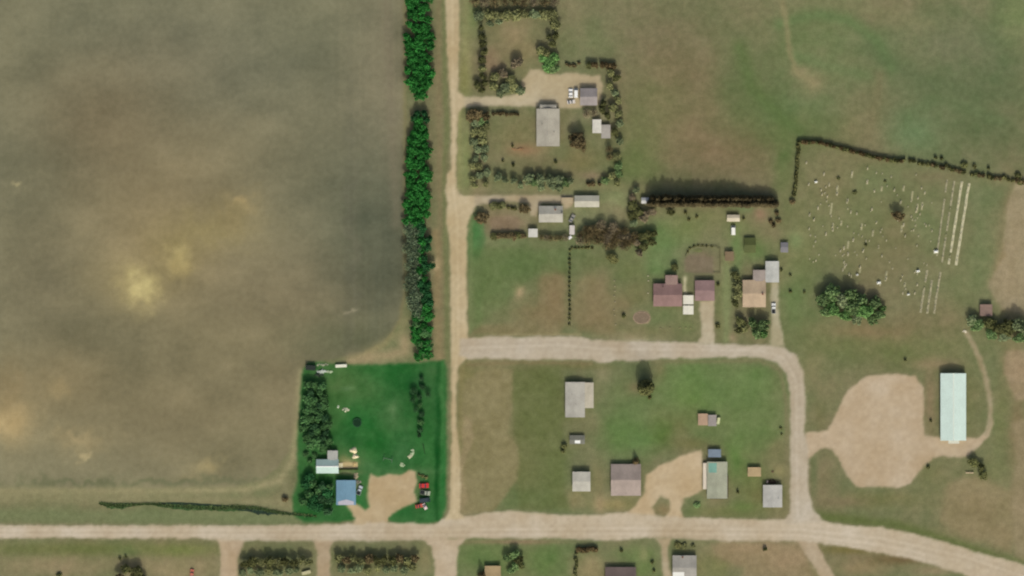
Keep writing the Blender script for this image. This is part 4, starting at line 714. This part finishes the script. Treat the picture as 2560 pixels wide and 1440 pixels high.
# ------------------------------------------------------------------ vehicles
tyre = mat('tyre', (30,30,30)); rimm = mat('rim', (150,150,150), metal=.4, rough=.4); lampm = mat('headlight', (220,220,210), rough=.3); redlamp = mat('tail_light', (150,30,26), rough=.3)
def vehicle(px, py, rz, rgb, kind, name, label, cat, L_=4.6, W=1.85, group=None):
    """kind: car / pickup / van; nose towards local +x"""
    X, Y = P(px, py); e = empty(name, (X,Y,gz(px,py)+.035), R(rz), label, cat, group)
    pm = mat('paint_%d_%d_%d' % rgb, rgb, rough=.35, spec=.5, noise=.03); h = W/2; l = L_/2
    H = {'car':1.42,'pickup':1.7,'van':2.4}[kind]
    if kind == 'van': prof = [(-l,.35),(l,.35),(l,.95),(l-.25,1.15),(l-.7,H-.25),(l-1.0,H),(-l+.1,H),(-l,H-.15)]
    else: prof = [(-l,.35),(l,.35),(l,.72),(l-.15,.86),(l-1.25,.98),(-l+.9 if kind=='car' else -l,.98),(-l+.1,.95),(-l,.8)]
    if kind == 'pickup': prof = [(-l,.4),(l,.4),(l,.9),(l-.15,1.02),(l-1.2,1.1),(-l,1.1)]
    mb = MB(); n = len(prof)
    def yy(z): return h*(1-.12*max(0,(z-.9))/.8)
    vs = [(a,-yy(b),b) for a,b in prof]+[(a,yy(b),b) for a,b in prof]
    mb.add(vs, [tuple(range(n)),tuple(range(n,2*n))[::-1]]+[(i,n+i,n+(i+1)%n,(i+1)%n) for i in range(n)])
    if kind == 'car':
        g = [(-l+.55,.97),(l-1.35,.97),(l-2.0,H),(-l+1.15,H)]
    elif kind == 'pickup': g = [(-.35,1.09),(l-1.3,1.09),(l-1.85,H),(-.1,H)]
    else: g = None
    body = mb.build('body', pm, e)
    if g:
        r = .78*h; m2 = MB(); vs = [(g[0][0],-h*.93,g[0][1]),(g[1][0],-h*.93,g[1][1]),(g[2][0],-r,g[2][1]),(g[3][0],-r,g[3][1])]; vs += [(a,-b,c) for a,b,c in vs]
        m2.add(vs, [(0,1,2,3),(7,6,5,4),(0,4,5,1),(1,5,6,2),(2,6,7,3),(3,7,4,0)]); m2.build('cabin_glass', glass, e)
        MB().box(g[3][0]-.02,-r-.02,H-.01,g[2][0]+.02,r+.02,H+.04).build('roof', pm, e)
    else: MB().add([(l-.27,-h*.8,1.17),(l-.27,h*.8,1.17),(l-.68,h*.74,H-.27),(l-.68,-h*.74,H-.27)],[(0,1,2,3)]).build('windscreen', glass, e).location.x = .03
    if kind == 'pickup':
        MB().box(-l+.08,-h+.12,1.06,-.45,h-.12,1.115).build('cargo_bed', dark_m, e)
    for sx in (-1,1):
        for sy in (-1,1):
            cx = sx*(l-.85); wq = MB().tube((cx,sy*(h-.24),.33),(cx,sy*(h+.02),.33),.33,.33,14).build('wheel', tyre, e)
            MB().tube((cx,sy*(h+.0),.33),(cx,sy*(h+.035),.33),.19,.17,10).build('rim', rimm, wq)
    for sy in (-1,1):
        MB().box(l-.04,sy*h*.72-.16,.58,l+.02,sy*h*.72+.16,.74).build('headlight', lampm, e)
        MB().box(-l-.02,sy*h*.78-.1,.62,-l+.03,sy*h*.78+.1,.8).build('tail_light', redlamp, e)
    return e
vehicle(1427,233,90,(244,242,236),'car','parked_car','white car, left of the two parked side by side west of the homestead garage','car',4.4,2.1,group='white cars at the homestead')
vehicle(1440,233,90,(246,246,240),'van','parked_van','white van, right of the two parked side by side west of the homestead garage','van',4.6,2.1,group='white cars at the homestead')
vehicle(1428,255,8,(214,206,196),'car','parked_car','small pale car south of the two white vehicles at the homestead','car',4.0,1.8)
vehicle(1833,576,90,(244,242,230),'van','parked_van','white van parked south of the little pale sand cabin','van',4.6,2.3)
vehicle(1934,771,90,(238,238,230),'pickup','pickup_truck','white pickup in the east driveway beside the beige house','pickup',5.2,2.1)
vehicle(1060,1214,2,(196,44,40),'car','parked_car','red car, northernmost in the row at the east edge of the farmyard gravel','car',4.8,2.4)
vehicle(1063,1232,-8,(168,174,150),'pickup','pickup_truck','pale grey-green pickup parked just south of the red car','pickup',5.0,2.2)
vehicle(1062,1250,6,(44,58,66),'van','parked_van','dark blue van south of the grey-green pickup in the farmyard','van',5.2,2.4)
vehicle(1048,1265,12,(188,76,52),'car','parked_car','rust-orange car at the south-west end of the farmyard row','car',3.8,1.8)
vehicle(1062,1266,-60,(214,196,190),'car','parked_car','small whitish car beside the rust-orange one','car',3.2,1.6)
vehicle(1430,546,60,(150,146,134),'car','parked_car','grey car parked between the cottage and the white trailer','car',4.2,1.9)
vehicle(899,1226,70,(196,204,206),'pickup','pickup_truck','silver pickup parked against the east side of the blue roofed farm building','pickup',4.8,2.0)
house(1770,1123,1802,1143, roofm('slate_sky',(124,138,150),'X'), 'flat', 1.9, 1.9, (110,120,130), 'slate_shed', 'blue-grey flat roofed shed at the north end of the workshop', 'shed', openings=False)
vehicle(480,1433,85,(196,110,86),'car','parked_car','faded red car on the brown lot at the bottom edge','car',4.2,1.8)
def trailer(px, py, rz, L_, W, H, rgb, label, name='box_trailer', cat='trailer', group=None):
    X, Y = P(px, py); e = empty(name, (X,Y,gz(px,py)+.03), R(rz), label, cat, group); pm = mat('skin_%d_%d_%d' % rgb, rgb, rough=.5, noise=.05, stripes=('X',2.0,.05))
    l, h = L_/2, W/2; q = .12
    MB().prism([(-h,.45),(h,.45),(h,H-q),(h-q,H),(-h+q,H),(-h,H-q)], -l, l, 'x').build('body', pm, e)
    MB().tube((l,0,.45),(l+1.0,0,.45),.06,.05,6).box(l+.9,-.12,.3,l+1.05,.12,.5).build('drawbar', dark_m, e)
    MB().box(-l-.04,-h*.8,.6,-l-.005,h*.8,H-.25).build('rear_door', white, e)
    for sx in (-.5,.5):
        for sy in (-1,1): MB().tube((sx,sy*(h-.28),.34),(sx,sy*(h+.0),.34),.34,.34,12).build('wheel', tyre, e)
    return e
trailer(853,914.5,3,5.6,1.5,1.4,(232,230,208),'long white trailer at the north edge of the farmyard by the field')
trailer(777,919,-3,4.8,2.6,2.2,(42,50,44),'black box trailer at the north-west corner of the farmyard')
trailer(1430,575,90,4.6,2.6,2.2,(206,198,190),'white box trailer at the west end of the bare wood')
trailer(1762,1190,90,13.0,1.9,1.7,(220,208,188),'very long white trailer along the west wall of the workshop')
trailer(1425,594,40,1.8,1.4,1.1,(236,234,232),'tiny bright white trailer below the box trailer')
trailer(1796,1052,80,3.2,1.4,1.3,(206,210,160),'little yellowish-white trailer beside the pewter shed')
trailer(766,1431,15,4.4,1.7,1.5,(190,184,144),'cream trailer among the trees at the bottom edge')

# ------------------------------------------------------------------ farmyard clutter
def heap(px, py, rx, ry, h, rgb, label, name='heap', cat='heap', n=26, group=None):
    """irregular mound of stacked rounded chunks"""
    X, Y = P(px, py); mb = MB()
    for i in range(n):
        a = rnd.uniform(0,6.283); d = math.sqrt(rnd.random()); x = d*math.cos(a)*rx*S; y = d*math.sin(a)*ry*S; z = h*(1-d*d); s = rnd.uniform(.2,.42)
        ang = rnd.uniform(0,3); mb.rbox(x, y, -.05, max(.12,z*rnd.uniform(.7,1.1)), s*2*rnd.uniform(.6,1.6), s*2, ang)
    o = mb.build(name, mat('heap_%d_%d_%d' % rgb, rgb, noise=.25, scale=2.5), None); o.location = (X,Y,gz(px,py)); return tag(o, label, cat, group)
def mound(px, py, rx, ry, h, rgb, label, name='straw_pile', cat='pile'):
    X, Y = P(px, py); mb = MB(); n = 14; rings = []; vs = []
    for k, q in enumerate((1,.8,.5,.2)):
        for i in range(n):
            a = 6.283*i/n; w_ = 1+.16*math.sin(3*a+px)+rnd.uniform(-.06,.06); vs.append((rx*S*q*w_*math.cos(a), ry*S*q*w_*math.sin(a), -.05 if k == 0 else h*(1-q*q)+rnd.uniform(-.05,.05)))
    fs = [(k*n+i,k*n+(i+1)%n,(k+1)*n+(i+1)%n,(k+1)*n+i) for k in range(3) for i in range(n)]+[tuple(range(3*n,4*n))]
    mb.add(vs, fs); o = mb.build(name, mat('mound_%d_%d_%d' % rgb, rgb, noise=.16, scale=1.4), None, True); o.location = (X,Y,gz(px,py)); return tag(o, label, cat)
mound(884,1126,9.5,8,1.0,(222,208,168),'pale straw pile, upper of the two east of the white farmhouse')
mound(888,1141,8.5,6,.9,(226,212,174),'pale straw pile, lower of the two east of the white farmhouse')
mound(886,1160,5,7,.6,(190,166,116),'tan earth pile at the east end of the farmhouse terrace','earth_pile')
heap(804,929,12,6,1.0,(196,204,190),'jumble of white scrap beside the black box trailer','scrap_heap','scrap heap')
heap(822,929,9,2.5,.5,(170,186,150),'thin line of pale scrap trailing east from the scrap jumble','scrap_line','scrap heap',12)
heap(797,937,10,4,1.2,(60,68,58),'dark scrap at the top of the west grove','scrap_heap','scrap heap',16)
heap(806,912,14,2,.4,(158,160,134),'faint boards along the field edge north of the scrap','board_pile','boards',10)
heap(864,1025,9,4,.6,(206,206,176),'whitish scrap on the farmyard lawn north-west of the round trampoline','scrap_heap','scrap heap',16)
heap(844,1018,2.5,2.5,.5,(200,210,180),'tiny white scrap west of the whitish heap on the lawn','scrap_piece','scrap heap',5)
heap(1031,1130,4,8,.5,(172,188,150),'pale pile, top one of the slanting line on the lawn','board_pile','boards',14,'slanting piles')
heap(1025,1141,6,4.5,.6,(196,196,160),'pale pile, middle one of the slanting line on the lawn','board_pile','boards',14,'slanting piles')
heap(1006,1163,5,5,.5,(174,190,150),'pale pile, lowest one of the slanting line on the lawn','board_pile','boards',12,'slanting piles')
heap(890,1190,6,7,.8,(170,158,128),'tan clutter north-east of the blue roofed farm building','clutter_heap','scrap heap',22)
heap(896,1205,6,5,.8,(140,136,122),'grey clutter at the corner of the blue roofed farm building','clutter_heap','scrap heap',16)
heap(1930,1204,16,5,.9,(78,62,50),'dark brown junk along the north wall of the grey bungalow','junk_heap','junk',30)
heap(1918,1204,3,3,1.4,(196,176,160),'pale object amid the dark junk north of the bungalow','junk_item','junk',6)
heap(1932,1180,1.5,1.5,.6,(110,90,70),'tiny brown item north of the bungalow junk','junk_item','junk',4)
heap(1295,372,15,3,.5,(150,118,84),'rusty row of timber in the homestead grass','timber_row','timber',18)
heap(2411,829,4,4,.7,(216,206,182),'pale stone block at the top end of the barn track','stone_block','stone',8)
# terrace fence (brown) and log
def fence(pts, h, rgb, label, name='fence', posts=True, group=None, th=.05):
    X, Y = P(*pts[0]); e = empty(name, (X,Y,gz(*pts[0])), 0, label, 'fence', group); m = mat('fence_%d_%d_%d' % rgb, rgb, noise=.2); pan = MB()
    for a, b in zip(pts[:-1], pts[1:]):
        ax, ay = P(*a); bx, by = P(*b); L_ = math.hypot(bx-ax, by-ay); an = math.atan2(by-ay, bx-ax)
        for z in (.25,.6,.95): pan.rbox((ax+bx)/2-X,(ay+by)/2-Y,h*z-.09,h*z,L_,th,an)
        n = max(1, int(L_/2.5))
        for i in range(n): 
            t = i/n; MB().rbox(ax+(bx-ax)*t-X, ay+(by-ay)*t-Y, -.2, h*1.05, .12, .12, an).build('post', m, e)
    pan.build('rails', m, e); return e
X, Y = P(870,1174); e = empty('board_fence', (X,Y,gz(870,1174)), 0, 'dark brown board fence between the white farmhouse and the blue roof', 'fence'); bw = mat('fence_board', (88,64,34), noise=.2)
MB().box(-5,-.06,0,5,.06,1.5).build('board_panel', bw, e)
for i in range(5): MB().box(-5+i*2.5-.07,-.13,-.2,-5+i*2.5+.07,-.065,1.6).build('post', bw, e)
MB().box(-4.9,.7,-.05,4.9,3.6,.12).build('terrace', mat('terrace', (190,170,124), noise=.1), e)
X, Y = P(1060,1122); o = MB().tube((-.5,2.6,.12),(.5,-2.6,.12),.16,.13,8).build('log', mat('log',(36,44,30))); o.location = (X,Y,gz(1060,1122)); tag(o,'dark fallen log on the east part of the farmyard lawn','log')
# trampoline
X, Y = P(893,1057); e = empty('trampoline', (X,Y,gz(893,1057)), 0, 'round dark trampoline on the farmyard lawn', 'trampoline')
mb = MB(); n = 28; mb.add([(2.0*math.cos(6.283*i/n),2.0*math.sin(6.283*i/n),.75) for i in range(n)],[tuple(range(n))]); mb.build('mat', mat('tramp_mat',(18,50,28)), e)
mb = MB(); vs = [(r_*math.cos(6.283*i/n),r_*math.sin(6.283*i/n),z) for r_,z in ((2.0,.79),(2.25,.79),(2.25,.7),(2.0,.7)) for i in range(n)]
mb.add(vs,[(k*n+i,k*n+(i+1)%n,((k+1)%4)*n+(i+1)%n,((k+1)%4)*n+i) for k in range(4) for i in range(n)]); mb.build('rim_pad', mat('tramp_rim',(46,84,56)), e)
for i in range(6): a = 6.283*i/6; MB().tube((2.1*math.cos(a),2.1*math.sin(a),-.05),(2.1*math.cos(a),2.1*math.sin(a),.7),.04,.04,6).build('leg', dark_m, e)
# swing set
X, Y = P(970,1147); e = empty('swing_set', (X,Y,gz(970,1147)), R(-12), 'grey swing frame on the lawn east of the straw piles', 'swing set'); sm = mat('swing_steel',(120,128,118))
MB().tube((-2,0,2.1),(2,0,2.1),.09,.09,6).build('top_bar', sm, e)
for sx in (-1,1):
    for sy in (-1,1): MB().tube((sx*2,0,2.1),(sx*2.3,sy*1.5,-.05),.08,.08,6).build('leg', sm, e)
for sx in (-.8,.8): MB().box(sx-.35,-.15,.5,sx+.35,.15,.56).tube((sx-.3,0,.55),(sx-.3,0,2.1),.015,.015,4).tube((sx+.3,0,.55),(sx+.3,0,2.1),.015,.015,4).build('swing_seat', dark_m, e)
# oval bed, garden
X, Y = P(1604,794); e = empty('flower_bed', (X,Y,gz(1604,794)), 0, 'oval flower bed edged with pale stones south-west of the maroon house', 'flower bed'); n = 30
vs = [(q*4.1*math.cos(6.283*i/n),q*2.9*math.sin(6.283*i/n),z) for q,z in ((1.06,.02),(1.04,.18),(.92,.18),(.90,.02)) for i in range(n)]
mb = MB(); mb.add(vs,[(k*n+i,k*n+(i+1)%n,(k+1)*n+(i+1)%n,(k+1)*n+i) for k in range(3) for i in range(n)]); mb.build('stone_edge', mat('stone_edge',(150,130,108),noise=.2), e)
mb = MB(); mb.add([(.9*4.1*math.cos(6.283*i/n),.9*2.9*math.sin(6.283*i/n),.08) for i in range(n)],[tuple(range(n))]); mb.build('soil', mat('bed_soil',(128,112,92),noise=.2), e)
fence([(1714,640),(1722,625),(1740,616),(1790,616),(1800,622),(1800,682),(1782,682)], 1.0, (96,84,56), 'thin wire and post fence round the vegetable garden north of the garage', 'garden_fence')
mound(1745,626,13,5.5,.12,(108,112,72),'grass island at the top of the vegetable garden','grass_bed','garden bed')
# pale posts in a row
stone = mat('stone_pale', (186,178,148), noise=.12, k=K)
def post_row(pts, label, group, rgb=(168,156,126)):
    m = mat('postpaint_%d_%d_%d' % rgb, rgb); src = None
    for (x, y) in pts:
        X, Y = P(x, y)
        o = MB().box(-.3,-.22,-.1,.3,.22,.45).box(-.24,-.16,.45,.24,.16,.52).build('marker_stone', m) if src is None else src.copy()
        if src is None: src = o
        else: COL.objects.link(o)
        o.location = (X,Y,gz(x,y)); o.rotation_euler[2] = rnd.uniform(-.4,.4); tag(o, label, 'marker stone', group)
post_row([(1536,702),(1537,716),(1537,728),(1536,740),(1538,755),(1535,775),(1537,788),(1539,812)], 'pale marker stone in the north to south line west of the maroon house lawn', 'marker stones in the pasture')
post_row([(1620,690),(1621,702),(1620,733)], 'pale marker stone just west of the maroon house', 'marker stones by the maroon house', (196,184,156))
post_row([(1652,821),(1675,820),(1700,820),(1714,820),(1727,820)], 'pale marker stone along the street edge of the maroon house lawn', 'marker stones at the street', (156,148,108))
# bench below the track bend
X, Y = P(2424,1181); e = empty('bench', (X,Y,gz(2424,1181)), 0, 'pale bench beside the small trees below the track bend', 'bench'); bm_ = mat('bench_wood',(190,172,140))
MB().box(-2.0,-.5,.42,2.0,0,.48).build('seat', bm_, e); MB().box(-2.0,.1,.5,2.0,.16,.95).build('backrest', bm_, e)
for s in (-1.6,1.6): MB().box(s-.05,-.45,-.05,s+.05,.14,.42).build('leg', dark_m, e)

# ------------------------------------------------------------------ cemetery
GR = []
def stone_meshes(v):
    out = []
    w_, t, h = [(.5,.18,.9),(.42,.2,.7),(.6,.22,.6)][v]
    pr = [(-w_,.1),(w_,.1)]+[(w_*math.cos(a),h-.15+ .22*math.sin(a)) for a in [math.pi*i/8 for i in range(9)]]
    out.append(('headstone', MB().prism(pr,-t/2,t/2,'y').mesh('headstone', stone)))
    out.append(('plinth', MB().box(-w_-.12,-t/2-.15,-.1,w_+.12,t/2+.15,.1).mesh('plinth', stone)))
    return out
SM = [stone_meshes(i) for i in range(3)]
bright = mat('stone_bright', (206,204,182), noise=.08)
def grave(px, py, v=None, sc_=1.0, label='', group=None, rot=None):
    X, Y = P(px, py); e = empty('gravestone', (X,Y,gz(px,py)), rnd.uniform(-.15,.15)+1.45 if rot is None else rot, label, 'gravestone', group); e.scale = (sc_,)*3
    for n, me in SM[rnd.randrange(3) if v is None else v]:
        o = bpy.data.objects.new(n, me); COL.objects.link(o); o.parent = e
    return e
spots_w = [(2016,407),(2040,455),(2022,461),(2065,467),(2073,462),(2053,475),(2055,486),(2068,491),(2024,537),(2035,549),(2081,567),(2103,558),(2065,585),(2119,566),(2023,572),(2082,575),(2060,435),(2110,620),(2092,470),(2093,485),(2045,520)]
spots_n = [(2169,421),(2191,432),(2130,433),(2168,455),(2186,478),(2205,470),(2236,475),(2259,470),(2252,505),(2278,502),(2312,482),(2295,495),(2120,500),(2118,505),(2127,530),(2142,534),(2180,523),(2153,567),(2191,556),(2245,550)]
spots_e = [(2259,562),(2254,577),(2182,580),(2182,586),(2173,602),(2216,601),(2281,549),(2315,564),(2330,577),(2293,520),(2290,528),(2306,515),(2304,470),(2300,535),(2284,575),(2296,590),(2263,590)]
spots_s = [(2101,627),(2158,627),(2133,600),(2165,602),(2110,655),(2113,665),(2107,675),(2116,662),(2123,686),(2128,690),(2143,687),(2150,668),(2216,683),(2216,695),(2197,705),(2200,712),(2205,640),(2224,655),(2120,635),(2214,700)]
spots_p = [(2252,700),(2256,690),(2262,712),(2293,712),(2257,733),(2287,733),(2264,722)]
for sp, lb, gr in ((spots_w,'pale headstone in the western part of the cemetery','western gravestones'),(spots_n,'pale headstone in the part of the cemetery north of the lone tree','northern gravestones'),(spots_e,'pale headstone in the part of the cemetery east of the lone tree','eastern gravestones'),(spots_s,'pale headstone in the southern part of the cemetery near the oval grove','southern gravestones'),(spots_p,'pale headstone in the small plot west of the southern kerb lines','small plot gravestones')):
    for (x, y) in sp: grave(x, y, None, rnd.uniform(.9,1.4), lb, gr)
rg = random.Random(3)
for i in range(60):
    x = rg.uniform(2020,2330); y = rg.uniform(425,690)
    if math.hypot(x-2240,y-530) < 30 or (y > 660 and x < 2210): continue
    grave(x, y, 1, rg.uniform(.7,1.05), 'small worn headstone scattered through the cemetery grass', 'small worn gravestones')
# flat ledger strips seen as pale dashes
def ledger(px, py, L_, W, label, group, rz=8, m=None):
    X, Y = P(px, py); o = MB().prism([(-W/2,-.1),(W/2,-.1),(W/2,.08),(W/2-.05,.12),(-W/2+.05,.12),(-W/2,.08)], -L_/2, L_/2, 'y').build('ledger_slab', m or mat('ledger',(160,156,120),noise=.2)); o.location = (X,Y,gz(px,py)); o.rotation_euler[2] = -R(rz); return tag(o, label, 'grave slab', group)
for (x,y,l) in [(2130,436,3.6),(2093,476,5),(2078,522,6),(2118,503,2.6),(2168,455,2.4),(2204,472,2.6),(2259,471,3),(2280,490,5),(2293,520,4.4),(2154,567,3.4),(2082,565,3.2),(2103,558,2.6),(2305,515,4),(2182,583,3.4),(2254,572,3.6),(2120,612,4),(2112,665,3),(2215,690,5),(2150,675,3),(2262,712,2.6)]:
    ledger(x,y,l,1.0,'pale flat grave slab lying in the cemetery grass','flat grave slabs')
# the long kerb lines
kerb = mat('kerb_concrete', (194,188,154), noise=.16, scale=.8); kerb2 = mat('kerb_faint', (158,152,122), noise=.3, scale=.7)
def kerbline(x0,y0,x1,y1,W,label,m,nst):
    ax, ay = P(x0,y0); bx, by = P(x1,y1); cx, cy = (ax+bx)/2,(ay+by)/2; L_ = math.hypot(bx-ax,by-ay); e = empty('grave_kerb', (cx,cy,gz((x0+x1)/2,(y0+y1)/2)), math.atan2(by-ay,bx-ax), label, 'kerb')
    n = max(3,int(L_/3)); mb = MB()
    for i in range(n):
        if rg.random() < .04: continue
        a = -L_/2+L_*i/n; mb.box(a+.04,-W/2*rg.uniform(.8,1.1),-.1,a+L_/n+.01,W/2*rg.uniform(.8,1.1),.1)
    mb.build('kerb_slab', m, e)
    for i in range(nst):
        t = -L_/2+L_*(i+rg.uniform(.2,.8))/nst; MB().prism([(-.4,.1),(.4,.1),(.4,.7),(.25,.85),(-.25,.85),(-.4,.7)],-.09,.09,'y').build('headstone', stone, e).location = (t,0,0)
        bpy.context.scene.collection.objects[-1].rotation_euler[2] = 0
    return e
KL = 'concrete grave kerb line in the north-east of the cemetery, '
kerbline(2368,449,2342,640,.8,KL+'first and faintest from the west',kerb2,9)
kerbline(2386,452,2355,656,.9,KL+'second from the west',kerb2,10)
kerbline(2405,453,2372,661,1.2,KL+'third from the west',kerb,12)
kerbline(2423,458,2390,663,1.3,KL+'easternmost and brightest',kerb,12)
KS = 'short grave kerb line in the south-east of the cemetery, '
kerbline(2318,675,2301,782,1.1,KS+'westernmost',kerb2,6)
kerbline(2330,700,2318,784,1.1,KS+'middle one',kerb2,6)
kerbline(2351,680,2335,784,1.1,KS+'easternmost',kerb2,7)
# monuments
def monument(px, py, s, label):
    X, Y = P(px, py); e = empty('monument', (X,Y,gz(px,py)), R(10), label, 'monument')
    MB().box(-.9*s,-.6*s,-.1,.9*s,.6*s,.3).build('base', bright, e); MB().prism([(-.6*s,.3),(.6*s,.3),(.6*s,1.3),(0,1.6),(-.6*s,1.3)],-.3*s,.3*s,'y').build('headstone', mat('marble',(244,244,240),noise=.02), e)
monument(2340,629,1.35,'bright white monument at the southern end of the faint kerb line')
monument(2295,678,1.1,'white monument south of the bright one, by the short kerb lines')
monument(2271,736,.8,'small white monument in the small south-eastern plot')
monument(2143,687,.7,'small white monument north of the oval grove')
monument(2197,707,1.2,'broad cream monument at the north-east corner of the oval grove')
monument(2040,455,.9,'white monument near the western hedge of the cemetery')
import collections; print(collections.Counter(o.get("kind") for o in bpy.data.objects))
